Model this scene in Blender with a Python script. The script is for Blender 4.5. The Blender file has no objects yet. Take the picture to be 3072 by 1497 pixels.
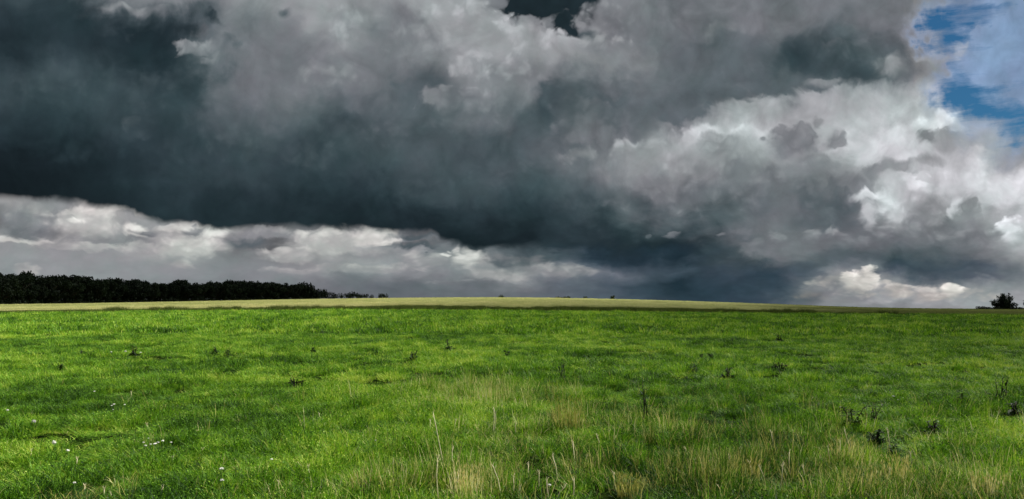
import bpy, math, random, os
import numpy as np
from mathutils import Vector
random.seed(7)
rng = np.random.default_rng(11)
SC = bpy.context.scene
COL = SC.collection
FAST_SKY = False

# ------------------------------------------------------------------ camera
F = 2411.0            # focal length in photo pixels (photo is 3072 wide)
HZ = 905.0            # row of the eye level
EYE = 1.6
cam_d = bpy.data.cameras.new("camera")
cam = bpy.data.objects.new("camera", cam_d)
COL.objects.link(cam)
cam.location = (0, 0, EYE)
cam.rotation_euler = (math.radians(90), 0, 0)
cam_d.sensor_width = 36.0
cam_d.lens = 36.0 * F / 3072.0
cam_d.shift_y = (HZ - 748.5) / 3072.0
cam_d.clip_start = 0.05
cam_d.clip_end = 30000
SC.camera = cam
SC.view_settings.view_transform = 'Standard'
SC.view_settings.look = 'None'
SC.view_settings.exposure = 1.2
SC.view_settings.gamma = 1.0
SC.cycles.max_bounces = 6
SC.cycles.transparent_max_bounces = 8

SUN_EL, SUN_AZ = math.radians(44), math.radians(62)   # azimuth clockwise from +Y (view) to the right
SDIR = Vector((math.sin(SUN_AZ) * math.cos(SUN_EL), math.cos(SUN_AZ) * math.cos(SUN_EL), math.sin(SUN_EL)))


def lin(v):
    v = np.clip(np.asarray(v, float) / 255.0, 0, 1)
    return np.where(v <= 0.04045, v / 12.92, ((v + 0.055) / 1.055) ** 2.4)


# ------------------------------------------------------------------ node helper
class NT:
    def __init__(self, tree):
        self.t = tree
        self.n = 0

    def new(self, kind):
        n = self.t.nodes.new(kind)
        n.location = ((self.n % 40) * 180, -(self.n // 40) * 260)
        self.n += 1
        return n

    def put(self, sock, v):
        if isinstance(v, bpy.types.NodeSocket):
            self.t.links.new(v, sock)
        elif v is not None:
            sock.default_value = v

    def curves(self, f, xs, cols):
        """colour along f, read off RGB curves"""
        n = self.new('ShaderNodeRGBCurve'); m = n.mapping
        m.use_clip = False
        self.put(n.inputs['Color'], self.comb(f, f, f) if not hasattr(self, 'fcol') else f)
        for k in range(3):
            c = m.curves[k]
            while len(c.points) < len(xs): c.points.new(0.5, 0.5)
            for p, x, v in zip(c.points, xs, cols[:, k]):
                p.location = (float(x), float(v)); p.handle_type = 'AUTO_CLAMPED'
        m.update()
        return n.outputs[0]

    def curve(self, f, xs, vs):
        n = self.new('ShaderNodeFloatCurve'); m = n.mapping; c = m.curves[0]
        m.use_clip = False
        self.put(n.inputs['Value'], f)
        while len(c.points) < len(xs): c.points.new(0.5, 0.5)
        for p, x, v in zip(c.points, xs, vs):
            p.location = (float(x), float(v)); p.handle_type = 'AUTO_CLAMPED'
        m.update()
        return n.outputs[0]

    def math(self, op, a, b=None, c=None, clamp=False):
        n = self.new('ShaderNodeMath'); n.operation = op; n.use_clamp = clamp
        for i, v in enumerate((a, b, c)):
            if v is not None: self.put(n.inputs[i], v)
        return n.outputs[0]

    def vmath(self, op, a, b=None, c=None):
        n = self.new('ShaderNodeVectorMath'); n.operation = op
        for i, v in enumerate((a, b, c)):
            if v is not None:
                if op == 'SCALE' and i == 1: self.put(n.inputs['Scale'], v)
                else: self.put(n.inputs[i], v)
        return n.outputs['Value'] if op in ('LENGTH', 'DOT_PRODUCT', 'DISTANCE') else n.outputs['Vector']

    def remap(self, v, a, b, c=0.0, d=1.0, kind='LINEAR'):
        n = self.new('ShaderNodeMapRange'); n.interpolation_type = kind; n.clamp = True
        self.put(n.inputs['Value'], v)
        self.put(n.inputs['From Min'], a); self.put(n.inputs['From Max'], b)
        self.put(n.inputs['To Min'], c); self.put(n.inputs['To Max'], d)
        return n.outputs['Result']

    def mix(self, f, a, b, blend='MIX'):
        n = self.new('ShaderNodeMix'); n.data_type = 'RGBA'; n.blend_type = blend; n.clamp_factor = True
        self.put(n.inputs[0], f)
        for s, v in ((n.inputs[6], a), (n.inputs[7], b)):
            if not isinstance(v, bpy.types.NodeSocket): v = tuple(float(x) for x in v[:3]) + (1.0,)
            self.put(s, v)
        return n.outputs[2]

    def fmix(self, f, a, b):
        n = self.new('ShaderNodeMix'); n.data_type = 'FLOAT'
        self.put(n.inputs[0], f); self.put(n.inputs[2], a); self.put(n.inputs[3], b)
        return n.outputs[0]

    def noise(self, vec, scale, detail=4, rough=0.5, dist=0.0, lac=2.0, dim='2D'):
        n = self.new('ShaderNodeTexNoise'); n.noise_dimensions = dim
        self.put(n.inputs['Vector'], vec)
        n.inputs['Scale'].default_value = scale; n.inputs['Detail'].default_value = detail
        n.inputs['Roughness'].default_value = rough; n.inputs['Distortion'].default_value = dist
        n.inputs['Lacunarity'].default_value = lac
        return n.outputs[0], n.outputs[1]

    def comb(self, x, y, z=0.0):
        n = self.new('ShaderNodeCombineXYZ')
        for i, v in enumerate((x, y, z)): self.put(n.inputs[i], v)
        return n.outputs[0]

    def sep(self, v):
        n = self.new('ShaderNodeSeparateXYZ'); self.put(n.inputs[0], v)
        return n.outputs[0], n.outputs[1], n.outputs[2]

    def ramp(self, f, stops, interp='LINEAR'):
        n = self.new('ShaderNodeValToRGB')
        cr = n.color_ramp; cr.interpolation = interp
        self.put(n.inputs[0], f)
        while len(cr.elements) < len(stops): cr.elements.new(1.0)
        for e, (p, c) in zip(cr.elements, stops):
            e.position = p
        for e, (p, c) in zip(cr.elements, stops):
            e.color = tuple(float(x) for x in c) if len(c) == 4 else tuple(float(x) for x in c) + (1.0,)
        return n.outputs[0], n.outputs[1]


# ------------------------------------------------------------------ sky
def tint(L, kind=''):
    """cloud grey of brightness L (sRGB) with the hue clouds of that brightness have"""
    if 'b' in kind:   # far rain-blue
        k = np.interp(L, [30, 60, 90, 130], [0, 1, 2, 3])
        c = np.array([np.interp(k, [0, 1, 2, 3], x) for x in ([.64, .76, .90, .965], [1.06, 1.04, 1.0, 1.0], [1.30, 1.22, 1.12, 1.05])])
    elif 'w' in kind:  # warm, sunlit
        c = 1 + (np.array([1.015, 1.0, .975]) - 1) * float(np.clip((L - 150) / 50, 0, 1)) + np.array([-.012, 0, .02]) * float(np.clip((165 - L) / 30, 0, 1))
    elif 'p' in kind:
        c = np.array([1.025, 1.0, .965])
    elif 's' in kind:  # thin cloud with blue behind
        c = np.array([.86, 1.0, 1.2])
    else:
        xs = [25, 50, 80, 115, 150, 200]
        c = np.array([np.interp(L, xs, x) for x in ([.74, .78, .87, .97, .985, .99], [1.05, 1.05, 1.03, 1.0, 1.005, 1.0], [1.20, 1.16, 1.09, 1.04, 1.015, 1.01])])
    return lin(np.clip(L * c, 0, 255))


def rows(y, x0, step, vals, kind=''):
    out = []
    for i, v in enumerate(vals):
        if v is not None:
            out.append((x0 + i * step, y, v, kind))
    return out


P = []
for y, vals in {
    0: [62, 58, 98, 125, 128, 130, 140, 142, 155], 50: [52, 58, 48, 92, 72, 96, 125, 122, 150],
    100: [40, 55, 52, 47, 40, 95, 118, 125, 150], 150: [47, 55, 52, 47, 56, 122, 118, 118, 130],
    200: [68, 66, 66, 58, 54, 80, 115, 115, 125], 250: [72, 75, 72, 66, 62, 72, 112, 118, 122],
    300: [62, 66, 68, 64, 66, 78, 108, 112, 105], 350: [55, 60, 62, 70, 62, 72, 98, 100, 90],
    400: [48, 52, 55, 58, 56, 70, 85, 82, 75], 450: [33, 40, 45, 48, 58, 62, 68, 70, 62],
    500: [32, 37, 41, 44, 52, 66, 70, 62, 60], 550: [30, 33, 37, 44, 60, 68, 66, 58, 58],
    590: [32, 34, 38, 40, 52, 56, 58, 54, 52], 640: [None, None, None, 44, 46, 48, 46, 44, 43],
    675: [None, None, None, None, None, 48, 45, 41, 40]}.items():
    P += rows(y, 0, 128, vals)
for y, vals in {
    0: [150, 160, 152, 120, 128, 130, 130, 120], 50: [122, 155, 165, 120, 118, 125, 130, 125],
    100: [118, 140, 165, 165, 140, 125, 130, 125], 150: [125, 125, 155, 165, 160, 150, 140, 120],
    200: [118, 120, 145, 155, 150, 140, 120, 108], 250: [118, 97, 135, 135, 128, 90, 110, 110],
    300: [112, 94, 120, 120, 112, 90, 105, 105], 350: [85, 90, 105, 110, 85, 85, 110, 115],
    400: [85, 92, 86, 92, 86, 112, 120, 152], 450: [80, 82, 80, 85, 95, 125, 150, 165],
    500: [75, 75, 78, 88, 102, 130, 160, 165], 550: [68, 72, 82, 80, 88, 105, 132, 150],
    600: [50, 62, 75, 70, 82, 102, 115, 130], 650: [40, 50, 55, 55, 62, 78, 82, 105],
    700: [None, None, 40, 40, 54, 50, 54, 60], 725: [None, None, 37, 37, 54, 46, 43, 45]}.items():
    P += rows(y, 1152, 128, vals)
for y, vals in {
    0: [105, 115, 118, 115, 115, 120, 150, 120, 150], 50: [105, 120, 125, 118, 115, 125, 148, 150, 160],
    100: [100, 125, 118, 105, 105, 120, 150, 135, 155], 150: [100, 105, 100, 68, 90, 98, 150, 160, 155],
    200: [100, 105, 95, 72, 80, 112, 150, 150, 155], 250: [95, 95, 100, 100, 76, 120, 145, 150, 150],
    300: [88, 112, 165, 175, 172, 168, 155, 140, 140], 350: [115, 168, 176, 170, 172, 176, 200, 150, 135],
    400: [175, 205, 205, 200, 205, 212, 235, 185, 150], 450: [175, 170, 172, 165, 208, 212, 180, 162, 155],
    500: [150, 148, 150, 145, 165, 195, 206, 205, 200], 550: [135, 128, 132, 122, 160, 190, 212, 222, 215],
    600: [110, 118, 132, 118, 112, 180, 170, 165, 200], 650: [78, 88, 106, 110, 104, 145, 142, 150, 200],
    700: [60, 110, 125, 120, 115, 122, 112, 135, 180]}.items():
    P += rows(y, 2048, 128, vals)
P = [(x, y, L, 's' if (x >= 2900 and y <= 300) else k) for x, y, L, k in P]
PB = []
for y, vals in {
    580: [170, 150, 175, 175, 150, 150, 150, 140, 140],
    620: [150, 135, 180, 165, 150, 140, 140, 140, 140], 650: [115, 135, 165, 150, 150, 140, 140, 140, 140],
    700: [100, 112, 150, 160, 178, 180, 92, 112, 158], 725: [205, 170, 128, 128, 176, 160, 98, 122, 178],
    750: [140, 138, 150, 155, 178, 155, 118, 120, 162], 775: [150, 148, 148, 148, 150, 142, 128, 145, 152],
    800: [152, 150, 146, 145, 148, 140, 138, 150, 150], 825: [148, 152, 150, 145, 142, 138, 135, 132, 135],
    850: [140, 150, 150, 148, 138, 135, 128, 122, 118], 900: [140, 145, 145, 140, 132, 128, 122, 116, 112]}.items():
    PB += rows(y, 0, 128, vals, 'w' if y < 780 else '')
for y, vals in {
    700: [150, 110, 90], 725: [165, 105, 95], 750: [150, 112, 92, 90, 92], 775: [160, 150, 150, 110, 85],
    800: [150, 140, 150, 125, 140], 825: [132, 122, 145, 158, 142], 850: [106, 106, 110, 116, 104],
    880: [104, 108, 110, 106, 104], 910: [108, 110, 110, 108, 106]}.items():
    PB += rows(y, 1152, 128, vals)
for y, vals in {
    735: [55, 46, 44, 48], 760: [75, 62, 55, 47], 785: [95, 78, 52, 44], 800: [148, 142, 112, 80],
    825: [112, 106, 86, 72], 850: [98, 84, 62, 48], 880: [100, 90, 72, 50], 910: [104, 96, 82, 66]}.items():
    PB += rows(y, 1664, 128, vals, 'b')
for y, vals in {
    730: [75, 118, 122, 114, 108, 108, 122, 160], 755: [82, 125, 118, 105, 95, 108, 125, 150],
    780: [58, 72, 92, 80, 74, 90, 112, 132]}.items():
    PB += rows(y, 2176, 128, vals)
for y, vals in {
    800: [78, 64, 85, 110, 66, 74, 92, 128], 830: [74, 64, 95, 150, 100, 72, 92, 112],
    860: [60, 72, 125, 170, 150, 140, 150, 150], 890: [64, 82, 122, 155, 142, 162, 162, 160],
    915: [62, 78, 122, 132, 135, 152, 165, 160]}.items():
    PB += rows(y, 2176, 128, vals, 'b' if y < 845 else 'b')
PB = [(x, y, L, ('p' if (L > 165 and x > 2350 and y > 820) else ('' if x > 2350 and y > 820 and L > 100 else k))) for x, y, L, k in PB]
# blue gaps: 0 = clear blue, 1 = cloud
PG = [(2760, 62, .1), (2800, 75, 0), (2850, 60, .1), (2830, 105, 0.0), (2815, 125, .1), (2900, 50, .15), (2930, 40, .3), (2960, 5, .1), (2990, 2, .2), (2930, 12, .4), (2960, 90, .45), (2925, 105, .3), (3010, 150, .75), (3060, 60, .8),
      (2860, 20, .8), (2800, 25, .75), (2740, 25, .95), (2720, 80, .8), (2690, 60, 1), (2700, 120, 1), (2760, 150, 1), (2850, 215, 1), (2990, 195, .85), (2960, 235, .4), (2860, 240, .4), (2800, 265, .65), (2880, 280, .45),
      (3050, 250, .7), (3060, 200, .85), (2900, 310, .2), (2960, 310, .1), (3060, 312, 0), (2850, 338, .1), (2930, 340, 0), (3000, 340, 0), (3060, 350, 0), (3040, 372, .1), (2985, 375, .4), (2760, 345, 1), (2720, 290, 1), (2800, 310, .8),
      (2900, 375, .95), (3000, 400, .6), (2960, 420, .55), (2975, 412, .4), (3072, 400, .8), (2800, 400, 1), (3072, 450, 1), (2900, 450, 1), (2600, 60, 1), (2600, 250, 1), (2500, 420, 1), (2680, 5, 1), (3072, 0, 1),
      (3072, 150, .85), (3200, 350, .1), (3200, 60, .8), (2990, 70, .9)]


def rbf(pts, vals, xs, ys, sy=1.6):
    pts = np.asarray(pts, float) * np.array([1.0, sy])
    d = np.linalg.norm(pts[:, None] - pts[None], axis=2)
    n = len(pts)
    A = np.zeros((n + 1, n + 1)); A[:n, :n] = -d + np.eye(n) * -2.0; A[:n, n] = 1; A[n, :n] = 1
    B = np.zeros((n + 1, vals.shape[1])); B[:n] = vals
    w = np.linalg.solve(A, B)
    q = np.stack(np.meshgrid(xs, ys), -1).reshape(-1, 2) * np.array([1.0, sy])
    D = np.linalg.norm(q[:, None] - pts[None], axis=2)
    return (-D @ w[:n] + w[n]).reshape(len(ys), len(xs), -1)


X0, X1 = -180.0, 3250.0
XS = np.linspace(X0, X1, 44)
EDGE = [(-180, 578), (0, 588), (110, 597), (250, 612), (380, 634), (500, 664), (560, 676), (660, 688), (730, 684), (860, 677), (1000, 685),
        (1180, 694), (1290, 700), (1330, 726), (1420, 745), (1500, 744), (1580, 738), (1660, 732), (1800, 728), (2100, 728), (2400, 728), (3250, 728)]


def edge(x): return np.interp(x, [e[0] for e in EDGE], [e[1] for e in EDGE])


def grid_of(points, ys, gaps):
    xs = np.clip(XS, -20, 3092)
    pp = [(p[0], p[1]) for p in points]
    vv = np.array([tint(p[2], p[3]) for p in points])
    g = rbf(pp, np.sqrt(vv), xs, ys) ** 2
    g = np.clip(g, 0.004, 1.0)
    a = np.ones(g.shape[:2])
    if gaps:
        a = rbf([(p[0], p[1]) for p in PG], np.array([[p[2]] for p in PG], float), XS, ys)[..., 0]
        a[:, XS < 2620] = 1.0
        a[np.array(ys) > 470] = 1.0
    return np.concatenate([g, np.clip(a, 0, 1)[..., None]], -1)


w = bpy.data.worlds.new("World"); w.use_nodes = True
w.node_tree.nodes.clear()
T = NT(w.node_tree)
tc = T.new('ShaderNodeTexCoord')
dx, dy, dz = T.sep(tc.outputs['Generated'])
yy = T.math('MAXIMUM', dy, 0.3)
U = T.math('MULTIPLY_ADD', T.math('DIVIDE', dx, yy), F / 1000, 1.536)
V = T.math('MULTIPLY_ADD', T.math('DIVIDE', dz, yy), -F / 1000, HZ / 1000)
low = T.math('MAXIMUM', T.math('SUBTRACT', V, 0.58), 0.0)
Vn = T.math('MULTIPLY_ADD', T.math('MULTIPLY', low, low), 2.2, V)
Q = T.comb(U, Vn, 0.3)
damp = T.remap(V, 0.55, 0.90, 1.0, 0.30)
n1f, n1c = T.noise(Q, 3.6, 7, 0.56, 0.25)
wv = T.vmath('SUBTRACT', n1c, (0.5, 0.5, 0.5))
wx, wy, wz = T.sep(wv)
n2f, n2c = T.noise(T.vmath('ADD', Q, (7.3, 2.1, 0)), 12.0, 3, 0.5, 0.3)
vx, vy, vz = T.sep(T.vmath('SUBTRACT', n2c, (0.5, 0.5, 0.5)))
Ug = T.math('MULTIPLY_ADD', wx, T.math('MULTIPLY', damp, 0.36), T.math('MULTIPLY_ADD', vx, 0.10, U))
Vg = T.math('MULTIPLY_ADD', wy, T.math('MULTIPLY', damp, 0.26), T.math('MULTIPLY_ADD', vy, T.math('MULTIPLY', damp, 0.08), V))
Pw = T.comb(T.math('MULTIPLY_ADD', wx, T.math('MULTIPLY', damp, 0.10), T.math('MULTIPLY_ADD', vx, 0.065, U)),
            T.math('MULTIPLY_ADD', wy, T.math('MULTIPLY', damp, 0.08), T.math('MULTIPLY_ADD', vy, T.math('MULTIPLY', damp, 0.075), V)), 0.0)
pos = T.math('DIVIDE', T.math('SUBTRACT', Ug, X0 / 1000), (X1 - X0) / 1000)


XP = [float((x - X0) / (X1 - X0)) for x in XS]


def grid_nodes(points, ys, gaps=False):
    g = grid_of(points, ys, gaps)
    C = Al = None
    for j, y in enumerate(ys):
        # a term far too small to see keeps the evaluation in sequence (less shader memory)
        pj = pos if C is None else T.math('MULTIPLY_ADD', T.sep(C)[0], 1e-9, pos)
        c = T.curves(pj, XP, g[j])
        a = T.curve(pj, XP, g[j, :, 3]) if gaps and y < 500 else None
        if C is None: C, Al = c, a
        else:
            f = T.remap(Vg, ys[j - 1] / 1000, y / 1000)
            C = T.mix(f, C, c)
            if a: Al = T.fmix(f, Al, a)
    return C, Al


NPUFF = [0]


def puff(C, cx, cy, rx, ry, top, base, soft=0.35, op=1.0, lx=0.3, ly=-0.9, kt='', kb='', sb=None, bump=0.24):
    """a heap of cloud: lit on the (lx, ly) side, crisp there when sb (softness of the far side) is given"""
    global Pl
    if NPUFF[0] % 5 == 0: Pl = T.vmath('MULTIPLY_ADD', C, (1e-9, 1e-9, 0), Pw)
    NPUFF[0] += 1
    soft = soft * 1.2 + .04
    d = T.vmath('MULTIPLY_ADD', Pl, (1000 / rx, 1000 / ry, 0), (-cx / rx, -cy / ry, 0))
    t = T.remap(T.math('ADD', T.vmath('DOT_PRODUCT', d, (lx, ly, 0)), BL), -0.8, 1.0, 0, 1, 'SMOOTHSTEP')
    r = T.math('MULTIPLY_ADD', BL, -bump, T.vmath('LENGTH', d))
    if sb is None:
        m = T.remap(r, 1 + soft, 1 - soft, 0.0, op, 'SMOOTHSTEP')
    else:
        m = T.remap(r, 1 + soft, T.remap(t, 0, .8, 1 - 2 * sb, 1 - soft), 0.0, op, 'SMOOTHSTEP')
    return T.mix(m, C, T.mix(t, tint(base, kb), tint(top, kt)))


vo = T.new('ShaderNodeTexVoronoi'); vo.voronoi_dimensions = '2D'; vo.feature = 'SMOOTH_F1'
vo.inputs['Smoothness'].default_value = 0.35
T.put(vo.inputs['Vector'], T.vmath('MULTIPLY_ADD', T.comb(vx, vy, 0.0), (0.05, 0.05, 0), Q))
vo.inputs['Scale'].default_value = 17.0; vo.inputs['Detail'].default_value = 1.6; vo.inputs['Roughness'].default_value = 0.55
# billow field, about -0.5 .. 0.5, round lumps high
BL = T.math('MULTIPLY_ADD', vo.outputs['Distance'], -1.3, 0.55)

ptsA = P
ptsB = PB + [p for p in P if p[0] > 1650 and p[1] >= 600]
CB, _ = grid_nodes(ptsB, [580, 610, 640, 665, 690, 710, 730, 750, 770, 790, 810, 830, 850, 875, 900, 925])
# low clouds along the horizon, far ones first
for a in [(545, 790, 34, 15, 178, 152, .4, .8), (80, 815, 40, 16, 172, 152, .4, .8), (880, 808, 80, 10, 168, 145, .5, .7), (0, 726, 150, 9, 212, 190, .5, .9),
          (300, 742, 160, 10, 185, 165, .6, .6), (80, 655, 85, 55, 150, 116, .3, .8), (250, 662, 120, 58, 200, 165, .3, .9), (400, 690, 36, 30, 226, 185, .3, .9),
          (300, 630, 150, 12, 215, 200, .5, .8), (215, 657, 20, 11, 220, 210, .7, .9), (70, 700, 90, 25, 130, 112, .5, .7), (580, 738, 120, 30, 205, 172, .28, .9),
          (545, 682, 80, 20, 226, 200, .4, .9), (430, 698, 45, 15, 130, 116, .4, .85), (565, 694, 38, 12, 135, 120, .4, .8), (640, 702, 40, 14, 235, 215, .5, .8),
          (745, 725, 75, 24, 112, 100, .4, .9), (800, 700, 115, 17, 150, 128, .4, .85), (960, 722, 125, 42, 196, 160, .25, .95), (880, 762, 120, 22, 178, 150, .3, .9),
          (1110, 712, 75, 26, 212, 185, .3, .9), (1165, 690, 22, 13, 222, 210, .6, .9), (1168, 726, 20, 10, 222, 208, .6, .9), (1100, 760, 120, 16, 150, 135, .5, .7),
          (1245, 712, 75, 16, 98, 92, .25, .95), (1250, 738, 80, 13, 96, 88, .3, .9), (1400, 780, 66, 30, 205, 165, .3, .95), (1335, 762, 14, 7, 226, 215, .7, .9),
          (1275, 778, 80, 22, 165, 140, .4, .8), (1540, 782, 110, 16, 108, 98, .4, .85), (1080, 803, 170, 16, 168, 145, .4, .8), (1500, 822, 100, 18, 176, 150, .4, .85),
          (1620, 808, 90, 24, 160, 130, .4, .7), (1710, 812, 80, 18, 150, 125, .4, .7), (1400, 845, 150, 8, 128, 118, .6, .6)]:
    CB = puff(CB, a[0], a[1], a[2], a[3], min(a[4] + 14, 250), a[5] + (a[4] - a[5]) * (.45 if a[4] > 140 else 0), a[6] * .7, min(1, a[7] + .08), kt='w', kb='w' if a[5] > 120 else '', sb=.22)
for a in [(2480, 866, 80, 30, 165, 128, .3, .9), (2640, 880, 150, 30, 205, 165, .3, .9), (2790, 880, 110, 26, 200, 165, .3, .9), (2900, 896, 130, 26, 182, 165, .35, .9), (2575, 850, 62, 33, 250, 205, .18, 1), (2535, 832, 22, 15, 238, 205, .2, .95), (2612, 832, 26, 23, 238, 200, .18, 1),
          (2560, 885, 80, 22, 165, 130, .4, .8), (2660, 858, 30, 14, 190, 160, .3, .9), (2700, 872, 60, 20, 215, 178, .25, .9), (2852, 866, 36, 23, 248, 205, .18, 1),
          (2800, 885, 70, 20, 205, 170, .35, .9), (2930, 892, 80, 26, 168, 155, .4, .8), (2420, 895, 60, 20, 118, 100, .5, .7)]:
    CB = puff(CB, *a[:6], a[6] * .7, a[7], kt='p', kb='p' if a[5] > 168 else '', sb=.25)
CA, AL = grid_nodes(ptsA, [-40, 0, 40, 75, 110, 145, 180, 215, 250, 290, 330, 370, 410, 450, 490, 530, 570, 610, 650, 690, 725, 760], True)
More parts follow.
